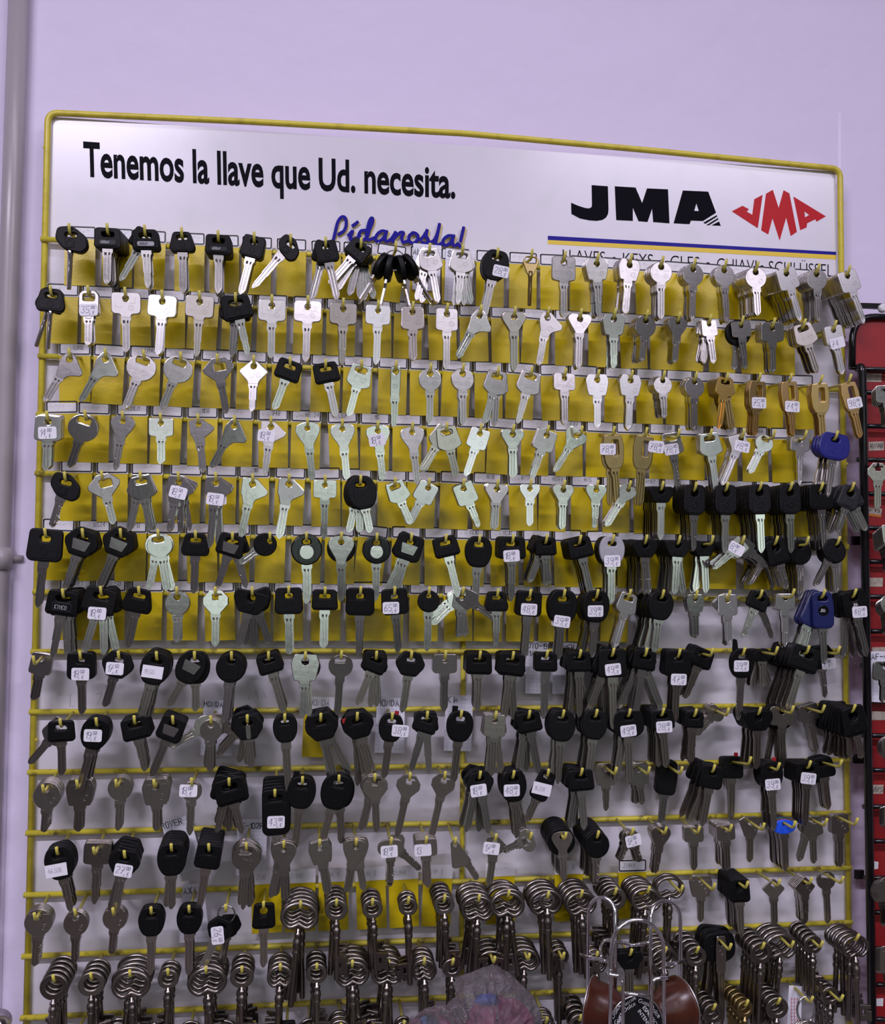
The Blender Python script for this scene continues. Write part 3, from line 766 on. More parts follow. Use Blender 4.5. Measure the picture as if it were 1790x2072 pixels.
ROWS.append("""67,1328 sq -10 2 88 f=.45 w=.9
161,1318 Bs 2 2 110 t=18,50 k=0/26 w=.98
239,1318 Bh -15 1 98 t=17,50 k=-2/18 w=.95
316,1319 Be -13 5 126 g=19.50 k=-2/22 w=1.0 s=-10/-14
393,1319 Be -28 2 104 p=silver: w=1.0 s=2
468,1319 Bc -5 4 124 w=1.0 s=-2/-6
543,1319 Br 17 4 110 w=.85
618,1319 bl -2 3 114 s=5 w=1.15 b=Bc
691,1317 cs -3 2 112 w=.85
762,1318 Br -22 5 98 s=-4/2/4 w=.85
833,1318 Bh -9 1 108 w=.92
902,1317 rr 0 4 106 w=.9
972,1318 Br -2 4 104 w=.95
1039,1319 Br -8 4 122 s=2/-3 w=1.0
1108,1316 Br -2 2 122 w=.85
1175,1315 Br 1 5 120 s=-8/-6/12 w=.9
1242,1312 Bs 1 6 145 t=49,00 k=0/22 w=1.12 s=-22/-3/16
1309,1312 Br -10 6 120 s=-26/22/-12 w=.9
1376,1314 Bs -2 3 132 t=47,00 k=2/42 w=1.05
1442,1312 Br -22 4 98 w=.9 f=.6 s=-26/-20
1507,1311 Be -2 1 130 t=39,00 k=-4/20 w=.98 p=flip
1573,1309 Bk 0 5 72 w=.62 f=.4 s=-14/18/-10
1637,1307 Br -19 11 118 w=1.15 s=-17/-20/-16/-21/-18
1699,1308 Bh 8 1 96 f=.3 t=7, k=14/26""")
ROWS.append("""121,1455 Br 2 2 98 b=sl s=-38 w=.88
194,1453 Be -14 3 140 t=19,50 k=-2/18 w=.95 s=-10
271,1449 Br 13 4 98 w=.95
349,1449 Bs -21 4 112 p=silver: w=.9
426,1449 ci 0 5 94 s=-60/2/62/-6 w=.9
500,1447 Bh 6 6 92 s=-42/0/-10/8 w=.9 p=strip
576,1445 Be 4 2 146 w=.85
649,1444 Bh 14 5 132 s=10/26/12 w=1.02
723,1442 Bh 14 4 146 s=10/16/4 w=.98 p=red
794,1443 Be -7 1 118 t=38, k=22/18 w=.88 p=redtab
865,1440 Br -17 3 112 s=4 w=.85
934,1438 Be -6 1 132 w=.98 p=tab
1004,1440 sq -3 5 112 s=-6/6/-2 w=.95
1072,1438 Br 11 4 114 s=-12/2 w=.9
1141,1437 Be -4 3 132 w=1.0 s=-9
1208,1436 Be -7 5 120 w=.95 s=-3/-9
1275,1435 Bo 2 5 138 t=49,00 k=-2/30 w=.9 s=-8/-6
1343,1433 Br 6 6 106 t=28,00 k=2/24 w=.9 s=0/-2
1409,1435 Br -4 5 96 s=2/-8/0 w=.75
1474,1433 ov -42 3 66 w=.7 f=.5 s=-40/-48
1539,1431 Bw 0 5 108 w=1.05 s=-2/-4
1605,1429 rr 1 4 118 w=.95 f=.6 b=Bc s=3/-10
1668,1427 rr 13 4 92 f=.4 w=.85
1730,1426 Bm 14 10 92 w=1.5 s=4/0/-4/-8/-12/-16""")
ROWS.append("""86,1589 ci -2 6 88 f=.72 l=c w=1.1
155,1579 bl 0 5 92 w=1.1 f=.8
234,1578 ci -1 4 100 w=.98 f=.6
311,1578 bl 2 7 92 f=.8 w=1.1
387,1575 ci -1 2 98 t=18, k=-8/10 w=.8
463,1575 Br 16 6 100 s=-16/-2/8/-6 w=1.1
556,1598 Bf 3 5 134 t=43,00 k=0/44 w=1.05
612,1572 Be -6 2 135 w=1.0 p=tab
686,1569 Be -15 2 126 w=1.1 s=4
759,1566 oc 3 4 102 s=-12/2 w=.98
830,1564 oc -12 1 114 w=.92
901,1562 oc -12 1 114 w=.92 l=f
972,1561 Bh 10 5 112 t=18,50 k=-8/24 s=-14/4/8 w=.88
1040,1560 Be 4 4 120 t=48,00 k=-6/22 s=14/2 w=.98
1110,1557 Bf -26 1 100 g=16,50E k=-2/36 w=.72
1178,1555 Br 4 5 108 s=-10/-6 w=.95
1247,1553 bl 0 1 86 f=.4
1314,1552 bl 6 3 74 f=.4 s=-4
1380,1552 Bf -8 2 118 f=.3 w=.85
1446,1548 Bs -11 6 110 s=-24/-6/-20/-9 w=.9
1519,1532 Bs -2 2 118 f=.2 s=2 w=.9 p=redtab
1577,1544 Be 3 3 128 t=39,00 k=0/36 f=.7 w=.92 s=0 p=redtab
1640,1540 Br -2 5 118 t=39,00 k=0/20 w=.95
1703,1538 Bt 8 5 100 f=.35 w=.95""")
ROWS.append("""114,1715 Be 14 3 118 g=46.50E k=-8/26 w=.98
189,1715 rr -1 4 112 w=.95 f=.7
251,1722 Bh -9 5 116 t=27,00 k=2/24 w=.92 s=-13
346,1708 Be 1 6 118 w=.98 s=-3/-4
422,1708 Bs -9 7 126 w=.9
498,1706 cs -2 7 118 w=.95 s=6/2/-6
574,1702 ht 2 5 104 s=-14/4/-8 w=.9
647,1699 bl 11 3 96 w=.95
721,1697 ht -11 5 94 s=9/-8 w=.9
792,1695 ov 0 2 84 t=18,50 k=-4/14 s=50 w=.85 l=c
863,1693 rr 4 7 90 t=13 k=-8/14 w=.8
922,1695 ta 34 1 88 w=.85 l=c
1004,1688 fa -8 1 88 t=17, k=-8/18 w=.75
1075,1685 ov -68 1 60 w=.75 l=c p=box:JMA
1145,1685 ht 3 7 92 w=.8 f=.8 b=Bc
1211,1682 Bc -1 8 96 w=.92 l=c
1281,1676 ci 20 4 58 t=17, k=0/16 s=-22/14 w=.7 l=c
1348,1674 ht -7 5 86 w=.8 f=.8
1415,1673 rr 0 3 80 w=.75 f=.8
1480,1669 rr 2 8 84 w=.75 f=.8
1546,1666 tw 0 1 82 f=.45
1609,1662 Bk 1 9 98 h=brightblue f=.6 w=.72
1673,1657 sl 1 3 88 f=.5 s=-18 w=.9
1735,1656 sq 1 3 100 f=.4 w=.9""")
ROWS.append("""69,1848 ci -3 5 104 f=.75 l=c w=1.08
151,1840 ci 0 3 92 w=.98 l=c
228,1838 ci -4 3 88 w=.98 l=c f=.8
305,1836 Be 0 2 125 w=.88
382,1833 Be 0 2 128 w=.86
456,1831 RING -20 2 90 t=26,50
533,1825 Bm 1 1 116 w=1.15
608,1824 b1 -5 5 205 s=-3/2/-1 w=1.05
681,1820 b2 1 5 160 w=.9 s=-3/-2
754,1819 b2 4 4 152 w=.82 s=0/1
827,1815 b3 2 3 176 w=.95
900,1811 b2 4 5 158 w=.85 s=-1/0
970,1811 b1 -2 7 170 w=.98 s=-4/-1/-8
1030,1802 b1 -2 7 175 w=1.0 s=10/-6/3/-3
1110,1805 b3 2 7 176 w=.9 b=b1 s=3/1/4
1178,1802 b1 4 8 170 w=.92 s=1/-2/2
1247,1797 b2 1 6 150 w=1.0 s=2/0/-2
1314,1794 b1 -6 5 180 w=.92 s=-5/-7/-3
1381,1792 b1 -2 2 175 f=.4 w=.92
1446,1788 bl 0 2 86 f=.4
1513,1784 Bm 1 10 100 w=1.15 f=.7
1578,1780 di 1 1 84 f=.8 w=.85
1642,1776 di 1 6 84 f=.8 w=.85
1706,1774 cs 2 1 100 f=.4 w=.75""")
ROWS.append("""107,1974 b2 -2 6 165 w=1.08 s=-4/0/2/3
183,1969 b2 0 4 165 w=1.0 s=4/2
262,1964 b1 4 5 165 w=1.02 s=-6/1/3
339,1961 b3 -1 3 160 w=1.0
416,1957 b1 6 5 170 w=1.05 s=3/5/8
489,1956 b2 0 4 160 w=.92 s=-3/4
567,1951 b4 -2 4 165 w=.95 s=-1
641,1950 b3 1 4 165 w=1.05 s=-2
713,1944 b1 2 6 165 w=.95 s=8/-3/4
786,1943 b1 -3 5 165 w=.9 s=4/-6
859,1939 b4 3 4 160 w=.95 s=1
917,1940 b3 -1 3 165 w=1.0
1001,1936 b1 2 4 160 w=.9 f=.7
1071,1930 b1 -3 4 160 w=.9 f=.7
1141,1928 b4 1 3 160 w=.8 f=.7
1209,1926 b4 2 3 160 w=.9
1278,1921 Bw 0 2 92 w=.85
1348,1917 b1 4 5 160 w=.85
1413,1916 b2 -1 7 170 w=.92
1479,1910 tl 1 5 172 f=.6 b=Bo w=1.0 s=3/-8
1546,1908 b2 -1 5 178 w=1.02
1605,1905 b1 -4 4 175 f=.6 w=1.05
1664,1905 b2 -2 6 130 f=.7 w=.85
1737,1891 b1 1 6 178 w=.9 s=-2/4/-1""")
ROWS.append("""145,2096 b1 0 3 150 w=1.0
229,2088 b2 0 4 150 w=1.0
313,2084 b4 0 3 150 w=1.0
380,2086 b2 0 3 150 w=.9
446,2080 b1 0 3 150 w=.9
512,2080 b3 0 2 150 w=.9
580,2076 Bm 0 3 100 w=.9
626,2086 b2 0 3 150 w=.9
690,2072 b4 0 4 150 w=.9
755,2074 b2 0 3 150 w=.9
818,2066 b3 0 2 150 w=.9
890,2062 b2 0 3 150 w=.9
960,2060 b1 0 3 150 w=.9
1030,2058 b2 0 3 150 w=.9
1107,2059 b4 0 3 150 w=.8
1176,2054 b2 0 7 150 w=.9
1243,2048 b1 0 3 150 w=.9
1312,2042 b2 0 3 150 w=.9
1380,2038 b4 0 3 150 w=.8 m=bronze
1447,2032 b2 0 4 150 w=.9
1513,2024 b3 0 5 150 w=.95 m=bronze
1578,2020 b2 0 5 150 w=1.0
1644,2017 LOOP 0 3 90
1705,2014 b2 -2 4 150 w=.85 f=.6""")

# ------------------------------------------------------------------ hooks, keys, stickers
DH, DT, RISE = .056, .0620, .0092
SAID = {'b': 'bit key', 'B': 'car key'}
GROUPS = {'flat_key': 'flat metal keys hanging on the yellow hooks', 'car_key': 'plastic-headed keys hanging on the yellow hooks', 'bit_key': 'old-style bit keys hanging on the lower hooks'}
COLN = {'brass': 'brass', 'gold': 'golden', 'bronze': 'dark brass', 'bright': 'bright silver', 'steel': 'dull grey'}
HCOL = {'blue': 'blue', 'navy': 'dark blue', 'brightblue': 'bright blue', 'grey': 'grey', 'gloss': 'glossy black', 'knurl': 'ribbed black', 'darkgrey': 'dark grey'}
hooks = []; jobs = []; cards = []
rj = random.Random(11)
def say(n): return ORD[n]
for k, txt in enumerate(ROWS):
    for i, ln in enumerate(txt.strip().split('\n')):
        fl = ln.split(); x, y = (float(v) for v in fl[0].split(','))
        o = dict(q.split('=', 1) for q in fl[5:])
        T = at(x, y, DT); base = Vector((T.x, 0, rail_z(k, T.x))); bend = Vector((T.x, -DH, T.z-RISE))
        hooks.append((base, bend, T, y))
        uloc = (at(x, y+40, DH)-at(x, y-40, DH)).length/80
        jobs.append(dict(k=k, i=i, t=fl[1], a=float(fl[2]), n=int(fl[3]), L=float(fl[4])*uloc/U, o=o, base=base, bend=bend))
        if k == 13: pass
# the hooks are welded to the rails: parts of the rack
def hook_pts(b, d, t):
    return arc([rel(rack, b+Vector((0, .001, 0))), rel(rack, d), rel(rack, t)], 4, .004)
order = sorted(range(len(hooks)), key=lambda q: -hooks[q][3] if hooks[q][3] < 2072 else 0)
def hsize(q):
    b, d, t, y = hooks[q]; return -abs(y-1300)
front = set(sorted(range(len(hooks)), key=lambda q: -((hooks[q][3] > 1640)*1000+abs(hooks[q][3]-1100)) if hooks[q][3] < 2060 else 0)[:100])
rest = MB()
for q, (b, d, t, y) in enumerate(hooks):
    if q in front: MB().tube(hook_pts(b, d, t), RODR, 9).build('hook', 'hook', rack)
    else: rest.tube(hook_pts(b, d, t), RODR, 9)
rest.build('welded_hooks', 'hook', rack)['kind'] = 'stuff'

def sticker(parent, text, x, y, zf, rot, printed=False, small=1.0):
    """a price label on the front of a key head; x, y in pixels from the hole"""
    s = small; W, H = (17*s, 12*s) if not printed else (20*s, 12*s)
    out = rr(-W, -H, W, H, 4.5 if not printed else .8)
    V, F = flat(out, [], .5, .12, 0)
    c, sn = math.cos(rot), math.sin(rot)
    def put(px, py, dz):
        return Vector(((x+px*c-py*sn)*U, (zf-dz)*U, -(y-px*sn-py*c)*U))
    me = mesh('price_sticker', [put(v[0], v[2], .25-v[1]) for v in V], F, False, 'sticker')
    ob = link('price_sticker', me, parent)
    mb = MB(); d = .62
    if printed:
        lines, _ = strokes(text, -15*s, -4*s, 8*s, .5, 0)
        pen(lines, 1.1, lambda px, py: put(px, py, d), mb).build('writing', 'fade', ob)
    else:
        big, sm = (text.split(',')+[''])[:2] if ',' in text else (text, None)
        lines, xe = strokes(big, -14*s, -6*s if sm is not None else -7*s, 13*s, .55)
        if sm is not None:
            lines.append([(xe-1*s, -7*s), (xe-2*s, -10*s)])
            l2, _ = strokes(sm or '00', xe+1*s, 2*s, 6*s, .55); lines += l2
            l3, _ = strokes('E', xe+4*s, -9*s, 6.5*s, .5); lines += l3
        pen(lines, .95, lambda px, py: put(px, py, d), mb).build('writing', 'pen', ob)
    return ob
def badge(parent, spec, neck, th, wsc):
    """what is set into a plastic head"""
    kind, _, text = spec.partition(':')
    zf = -th/2
    def pl(name, out, material, dz=1.3, holes=()):
        V, F = flat(out, list(holes), 1.6, .3, 1)
        return link(name, mesh(name, [(v[0]*U, (v[1]+zf-dz)*U, v[2]*U) for v in V], F, False, material), parent)
    def txt(ob, s_, x0, y0, h, material):
        lines, _ = strokes(s_, x0, y0, h, .5, 0)
        pen(lines, .9, lambda px, py: Vector((px*U, (zf-2.3)*U, py*U))).build('writing', material, ob)
    if kind in ('dark', 'white'):
        b = pl('name_plate', rr(-18, 13, 18, 23, 4), 'darkgrey' if kind == 'dark' else 'grey'); txt(b, 'ABSRAP', -14, -20.5, 5, 'grey' if kind == 'dark' else 'ink')
    elif kind == 'silver': pl('metal_plate', rnd([(-17,4),(17,4),(13,24),(-13,24)], 2), 'nickel')
    elif kind == 'disc': pl('metal_disc', ell(0, 19, 13, 13, 24), 'nickel')
    elif kind == 'outline':
        b = pl('name_plate', rr(-17, 8, 17, 22, 2), 'darkgrey', 1.2, [rr(-15.6, 9.4, 15.6, 20.6, 1.5)]); txt(b, text, -12, -19, 7, 'grey')
    elif kind == 'round':
        b = pl('round_badge', ell(0, 28, 13, 12, 24), 'gloss'); txt(b, text, -8, -31, 7, 'whiteink')
    elif kind == 'box':
        b = pl('name_plate', rr(-12, 8, 12, 20, 1), 'nickel', 1.2, [rr(-10.8, 9.2, 10.8, 18.8, .6)]); txt(b, text, -8, -17.5, 7.5, 'ink')
    elif kind == 'tiny': txt(parent, 'JMA', -7, -16, 6, 'whiteink')
    elif kind == 'strip': pl('metal_plate', rr(-5, 2, 5, 34, 5), 'nickel')
    elif kind == 'red': pl('red_tag', rr(-30, -12, -20, -2, 2), 'redplastic', -2)
    elif kind == 'redtab': pl('red_tab', rr(4, -25, 14, -14, 1), 'redplastic', -4)
    elif kind == 'tab': pl('black_tab', rr(-20, -26, -8, -14, 1), 'black', -5)
    elif kind == 'flip': pl('black_tab', rnd([(-24,-38),(-14,-36),(-10,-14),(-24,-10)], 4), 'black', -5)
def is_bit(t): return t[0] == 'b' and t[1].isdigit()
def kname(t): return 'bit_key' if is_bit(t) else 'car_key' if t[0] == 'B' else 'flat_key'
# one entry per key: row, hook, place behind the front, shape ...
KEYS = []
for j in jobs:
    t, n, o = j['t'], j['n'], j['o']
    if t in ('RING', 'LOOP'): continue
    f0 = float(o.get('f', .96))
    if is_bit(t): n = min(n, 5)
    sw = [float(q) for q in o['s'].split('/')] if 's' in o else []
    yaw = rj.uniform(-5, 5); tip = rj.uniform(-2.5, 3.5)
    for q in range(n):
        tt = o['b'] if q and 'b' in o else t
        kn = kname(tt)
        want = {'flat_key': .0029, 'car_key': .0062, 'bit_key': .0092}[kn]
        sp = min(want, (DH*f0-.005)/max(n-1, 1)) if n > 1 else want
        f = f0-q*sp/DH
        a = j['a'] if q == 0 else (sw[(q-1) % len(sw)] if sw else j['a'])
        a += 0 if q == 0 else rj.gauss(0, 1.2)
        KEYS.append(dict(j=j, q=q, t=tt, kn=kn, f=f, a=a, sp=sp, yaw=yaw+rj.uniform(-1.5, 1.5)*(sp > .003), tip=tip, L=j['L']*(1 if q == 0 else rj.uniform(.98, 1.02))))
CAP = 300
chosen = set()
for kn in GROUPS:
    c = [K for K in KEYS if K['kn'] == kn]
    c.sort(key=lambda K: (K['q'], 0 if K['j']['k'] < 13 else 1))
    for K in c[:CAP]: chosen.add(id(K))
LOWER = lambda t: t[0].lower()+t[1:]
def place(K):
    """matrix of a key and the pieces it is made of: [(name, mesh, material, matrix)]"""
    j, t, o = K['j'], K['t'], K['j']['o']
    rod = j['base'].lerp(j['bend'], K['f'])
    ws = float(o.get('w', 1)) if t == j['t'] else 1.0
    if is_bit(t):
        me, top, neck, th = bow_mesh(t)
        mt = o.get('m', 'iron'); sc = ws; ths = min(1, K['sp']/(8*U))
        off = RODR+top*sc
        L = K['L']; zl = 2*HM[t][2]/2*sc*U
        pieces = [('bow', with_mat(me, mt), Matrix.Diagonal((sc, ths, sc, 1)))]
        sl = (L-neck*sc+4)/100
        pieces.append(('stem', with_mat(stem_mesh(), mt), Matrix.Translation((0, 0, -(neck*sc-3)*U)) @ Matrix.Diagonal((.92, .92, sl, 1))))
        side = 1 if (j['i']*7+j['k']) % 3 else -1
        pieces.append(('bit', with_mat(bit_mesh(), mt), Matrix.Translation((0, 0, -(L-44)*U)) @ Matrix.Rotation(math.radians(rj2.uniform(-35, 35)), 4, 'Z') @ Matrix.Diagonal((side, 1, 1, 1))))
    else:
        me, hr, neck, th = head_mesh(t)
        off = RODR-hr*ws
        mt = o.get('m', 'nickel'); plastic = t[0] == 'B'
        if K['q'] and o.get('m') == 'gold': mt = 'bronze'
        if K['q'] and mt == 'bright': mt = 'nickel'  # painted glare stays on the front key only
        if j['k'] >= 8 and mt == 'nickel': mt = 'steel'  # lower rows: reflection of the dark floor put into the metal colour
        if t != j['t'] and 'b' in o and not plastic: mt = 'nickel'
        hm = o.get('h', 'knurl' if t == 'Bl' else 'black') if plastic else mt
        if plastic and K['q'] and hm == 'grey': hm = 'black'
        if hm == 'brightblue' and K['q']: hm = ['redplastic', 'green', 'teal', 'navy', 'black'][(K['q']-1) % 5]
        ths = min(1.0, K['sp']*.97/(th*U))
        pieces = [('head' if plastic else 'bow', with_mat(me, hm), Matrix.Diagonal((ws, ths, ws, 1)))]
        bk = o.get('l') or ('nwnh'[(j['i']*5+j['k']*3) % 4] if not plastic else 'nwhn'[(j['i']+j['k']) % 4])
        n_ = neck*ws-4
        bl = (K['L']-hr*0-n_)/60
        pieces.append(('blade', with_mat(blade_mesh(bk), 'nickel' if (plastic and mt == 'nickel') else mt if mt != 'steel' or not plastic else 'steel'),
                       Matrix.Translation((0, 0, -n_*U)) @ Matrix.Diagonal((.95 if not plastic else 1.0, min(1, ths*1.6) if bk != 't' else 1, bl, 1))))
        if plastic and j['k'] >= 7: pieces[1] = ('blade', with_mat(blade_mesh(bk), 'steel' if (j['i']+j['k']) % 3 else 'nickel'), pieces[1][2])  # most blades low on the rack get the same painted darkening
    mw = Matrix.Translation(rod) @ Matrix.Rotation(math.radians(-K['a']), 4, 'Y') @ Matrix.Translation((0, 0, off)) @ Matrix.Rotation(math.radians(K['yaw']), 4, 'Z') @ Matrix.Rotation(math.radians(K['tip']), 4, 'X')
    return mw, pieces, ws
rj2 = random.Random(5)
STUFF = {}
for K in KEYS:
    j, t, o, kn = K['j'], K['t'], K['j']['o'], K['kn']
    mw, pieces, ws = place(K)
    if id(K) not in chosen:
        for nm, me, lm in pieces: STUFF.setdefault(kn, []).append((me, mw @ lm))
        continue
    look = BITS[t][3] if is_bit(t) else HEADS[t][5]
    hm = o.get('h') if t == j['t'] else None
    if hm == 'brightblue' and K['q']: hm = None; look = [ 'red', 'green', 'teal', 'dark blue', 'black'][(K['q']-1) % 5]+'-headed key with flat wide oval head'
    elif hm and not (K['q'] and hm == 'grey'): look = look.replace('black', HCOL[hm], 1)
    mt = o.get('m')
    if mt and not t[0] == 'B' and not (K['q'] and mt in ('gold', 'bright')):
        look = look.replace('silver', COLN[mt]).replace('brass key', COLN[mt]+' key').replace('dark dark', 'dark').replace('steel bit', COLN[mt]+' bit')
    where = '%s hook of %s row' % (say(j['i']+1), say(j['k']+1))
    price = o.get('t') or o.get('g')
    if K['q'] == 0:
        if price:
            look = look.split(' with ')[0]+' priced '+price.rstrip(',E').replace(',', '.')
        lab = look+', frontmost on '+where
    else: lab = look+', %s from front, %s' % (say(K['q']+1), where)
    root = bpy.data.objects.new(kn, None); COL.objects.link(root); root.empty_display_size = .01
    tag(root, lab, 'key', GROUPS[kn]); root.matrix_world = mw
    hd = None
    for nm, me, lm in pieces:
        ob = bpy.data.objects.new(nm, me); COL.objects.link(ob); ob.parent = root; ob.matrix_local = lm
        if hd is None: hd = ob
    if not is_bit(t):
        th = HEADS[t][4]; ths = hd.matrix_local[1][1]
        if K['q'] == 0 and 'p' in o and t == j['t']:
            badge(hd, o['p'], HEADS[t][3], th, ws)
        if price and (K['q'] == 0 or (K['q'] == 1 and (j['i']+j['k']) % 4 == 0)):
            kx, ky = (float(v) for v in o.get('k', '0/20').split('/'))
            zf = -(th/2+(1.4 if t[0] == 'B' else .7))*ths
            sticker(root, price, kx*ws, ky*ws, zf, math.radians(rj2.uniform(-5, 5)+(-K['a']*.5 if abs(K['a']) > 12 else 0)), 'g' in o)
def merged(name, items, label, cat, group=None):
    V = []; LV = []; LS = []; PM = []; SM = []; mats = []; base = 0; ls = 0
    for me, mx in items:
        n = len(me.vertices); a = np.empty(n*3, np.float32); me.vertices.foreach_get('co', a); a = a.reshape(-1, 3)
        r = np.array(mx.to_3x3()); V.append(a @ r.T+np.array(mx.translation))
        l = np.empty(len(me.loops), np.int32); me.loops.foreach_get('vertex_index', l); LV.append(l+base)
        s_ = np.empty(len(me.polygons), np.int32); me.polygons.foreach_get('loop_start', s_); LS.append(s_+ls)
        sm = np.empty(len(me.polygons), bool); me.polygons.foreach_get('use_smooth', sm); SM.append(sm)
        mi = np.empty(len(me.polygons), np.int32); me.polygons.foreach_get('material_index', mi); lut = []
        for mt in me.materials:
            if mt not in mats: mats.append(mt)
            lut.append(mats.index(mt))
        PM.append(np.array(lut, np.int32)[mi]); base += n; ls += len(l)
    me = bpy.data.meshes.new(name); V = np.concatenate(V).astype(np.float32); LV = np.concatenate(LV); LS = np.concatenate(LS)
    me.vertices.add(len(V)); me.vertices.foreach_set('co', V.ravel()); me.loops.add(len(LV)); me.loops.foreach_set('vertex_index', LV)
    me.polygons.add(len(LS)); me.polygons.foreach_set('loop_start', LS); me.polygons.foreach_set('material_index', np.concatenate(PM))
    me.polygons.foreach_set('use_smooth', np.concatenate(SM))
    for q in mats: me.materials.append(q)
    me.update(calc_edges=True); me.validate()
    return tag(link(name, me), label, cat, group, 'stuff')
for kn, items in STUFF.items():
    merged(kn+'_stacks', items, {'flat_key': 'silver keys stacked behind the front ones on the hooks', 'car_key': 'black-headed keys stacked behind the front ones on the hooks', 'bit_key': 'steel bit keys stacked behind the front ones on the lower hooks'}[kn], 'keys')
print('KEYS', {kn: sum(1 for K in KEYS if K['kn'] == kn) for kn in GROUPS}, len(chosen))

# ------------------------------------------------------------------ keys hung from split rings
def car_key(mw, t, L, label, bl='n', h='black', ws=.85):
    me, hr, neck, th = head_mesh(t)
    root = bpy.data.objects.new('car_key', None); COL.objects.link(root); root.empty_display_size = .01
    tag(root, label, 'key', GROUPS['car_key']); root.matrix_world = mw
    a = link('head', with_mat(me, h), root); a.matrix_local = Matrix.Diagonal((ws, 1, ws, 1))
    b = link('blade', with_mat(blade_mesh(bl), 'nickel'), root); n_ = neck*ws-4
    b.matrix_local = Matrix.Translation((0, 0, -n_*U)) @ Matrix.Diagonal((1, 1, (L-n_)/60, 1))
    return root
for j in jobs:
    if j['t'] == 'RING':
        first = j['k'] == 0
        rod = j['base'].lerp(j['bend'], .85); R = .0115 if first else .0088
        c = rod-Vector((0, 0, R-.0026))
        ring = MB().tube([Vector((R*math.sin(q*PI/16), .0009*(q/32-.5), R*math.cos(q*PI/16))) for q in range(32)], .0009, 8, closed=True).build('split_ring', 'nickel', None, c)
        tag(ring, 'steel split ring carrying four black keys, tenth hook of first row' if first else 'steel split ring carrying two black keys, sixth hook of twelfth row', 'key ring')
        if first:
            spec = ((-38, -30, 70, 'lowest on the left'), (-13, -12, 80, 'left of centre'), (10, 14, 100, 'right of centre'), (36, 34, 110, 'lowest on the right'))
            for dx, a, yw, wh in spec:
                an = math.radians(dx*3.2)
                p = c+Vector((R*math.sin(an*.5)*.95, -.0025, -abs(math.cos(an*.5))*R*.2+.002))
                mw = Matrix.Translation(p) @ Matrix.Rotation(math.radians(-a), 4, 'Y') @ Matrix.Rotation(math.radians(yw), 4, 'Z') @ Matrix.Translation((0, 0, -.004))
                car_key(mw, 'Be', 106, 'black-headed key seen edge-on, %s on the split ring of first row' % wh.replace('lowest', 'outermost'))
        else:
            for q, (dx, a, yw) in enumerate(((-.004, -24, 0), (.003, -10, 30))):
                p = c+Vector((dx, -.004+q*.009, -R-.001))
                mw = Matrix.Translation(p) @ Matrix.Rotation(math.radians(-a), 4, 'Y') @ Matrix.Rotation(math.radians(yw), 4, 'Z')
                kk = car_key(mw, 'Bh', 92, ['black-headed key priced 26.50 hanging from a small split ring', 'black-headed key behind the 26.50 one on a split ring'][q], 'n', 'black', .8)
                if q == 0: sticker(kk, '26,50', 0, 18, -8, math.radians(-60))
    if j['t'] == 'LOOP':
        rod = j['base'].lerp(j['bend'], .8)
        P = [rod+Vector((.0105*math.sin(q*PI/14), -.001, -.0125+.0145*math.cos(q*PI/14))) for q in range(28)]
        r_ = MB().tube([p-rod for p in P], .0013, 8, closed=True).build('wire_loop', 'chrome', None, rod)
        tag(r_, 'chrome wire loop on a bottom hook with three small rings below it', 'ring')
        for q in range(3):
            c = rod+Vector((-.001*q, -.003+.003*q, -.036-.001*q))
            o_ = MB().tube([Vector((.0115*math.sin(a*PI/12), 0, .0115*math.cos(a*PI/12))) for a in range(24)], .0014, 8, closed=True).build('split_ring', 'steel', None, c)
            tag(o_, 'small dark steel ring, %s in the trio under the wire loop' % ('front one', 'middle one', 'back one')[q], 'key ring', 'three small rings under the wire loop')

# ------------------------------------------------------------------ yellow label cards on the hooks
CODES = {(2,0):'LM12',(2,2):'LM4C',(2,4):'IE',(3,2):'MLM',(3,4):'1108',(3,7):'RE 24,7',(5,1):'SS24',(5,2):'AP13',(6,0):'VE1',(6,1):'UN50',(6,2):'UM1',(6,4):'I',(4,12):'RN8',(4,13):'RN5',(4,14):'RGR4',(4,15):'RN5',(4,17):'RMB1',
         (5,12):'YC10',(5,13):'YC10',(3,15):'NE47',(3,18):'NE78',(3,19):'NE72',(3,20):'NE38',(3,21):'NE66',(3,6):'748',(3,8):'57',(3,9):'115',(4,5):'118',
         (11,6):'ZNH',(11,7):'ZNH8',(11,8):'ZNH 1',(11,9):'ZNH 5',(11,10):'ZNH4',(11,11):'ZNH 1',(11,15):'ZNH 5',(11,17):'ZNH7'}
CW, CH, LH = .0330, .0670, .0132
def bent(w0, w1, z0, z1, amp, th=.0004, n=7):
    """a thin card, slightly curled; hangs from z0 down to z1"""
    V = []
    for s_ in (0, 1):
        for i in range(n):
            t = i/(n-1); z = z0+(z1-z0)*t
            y = -amp*math.sin(t*2.2)*t+s_*th
            V += [(w0, y, z), (w1, y, z)]
    F = []
    for s_ in (0, 1):
        b = s_*n*2
        F += [(b+2*i, b+2*i+1, b+2*i+3, b+2*i+2) for i in range(n-1)]
    m_ = n*2
    F += [(2*i, 2*i+2, m_+2*i+2, m_+2*i) for i in range(n-1)]+[(2*i+1, 2*i+3, m_+2*i+3, m_+2*i+1) for i in range(n-1)]+[(0, 1, m_+1, m_), (2*n-2, 2*n-1, m_+2*n-1, m_+2*n-2)]
    return V, F
rc = random.Random(3)
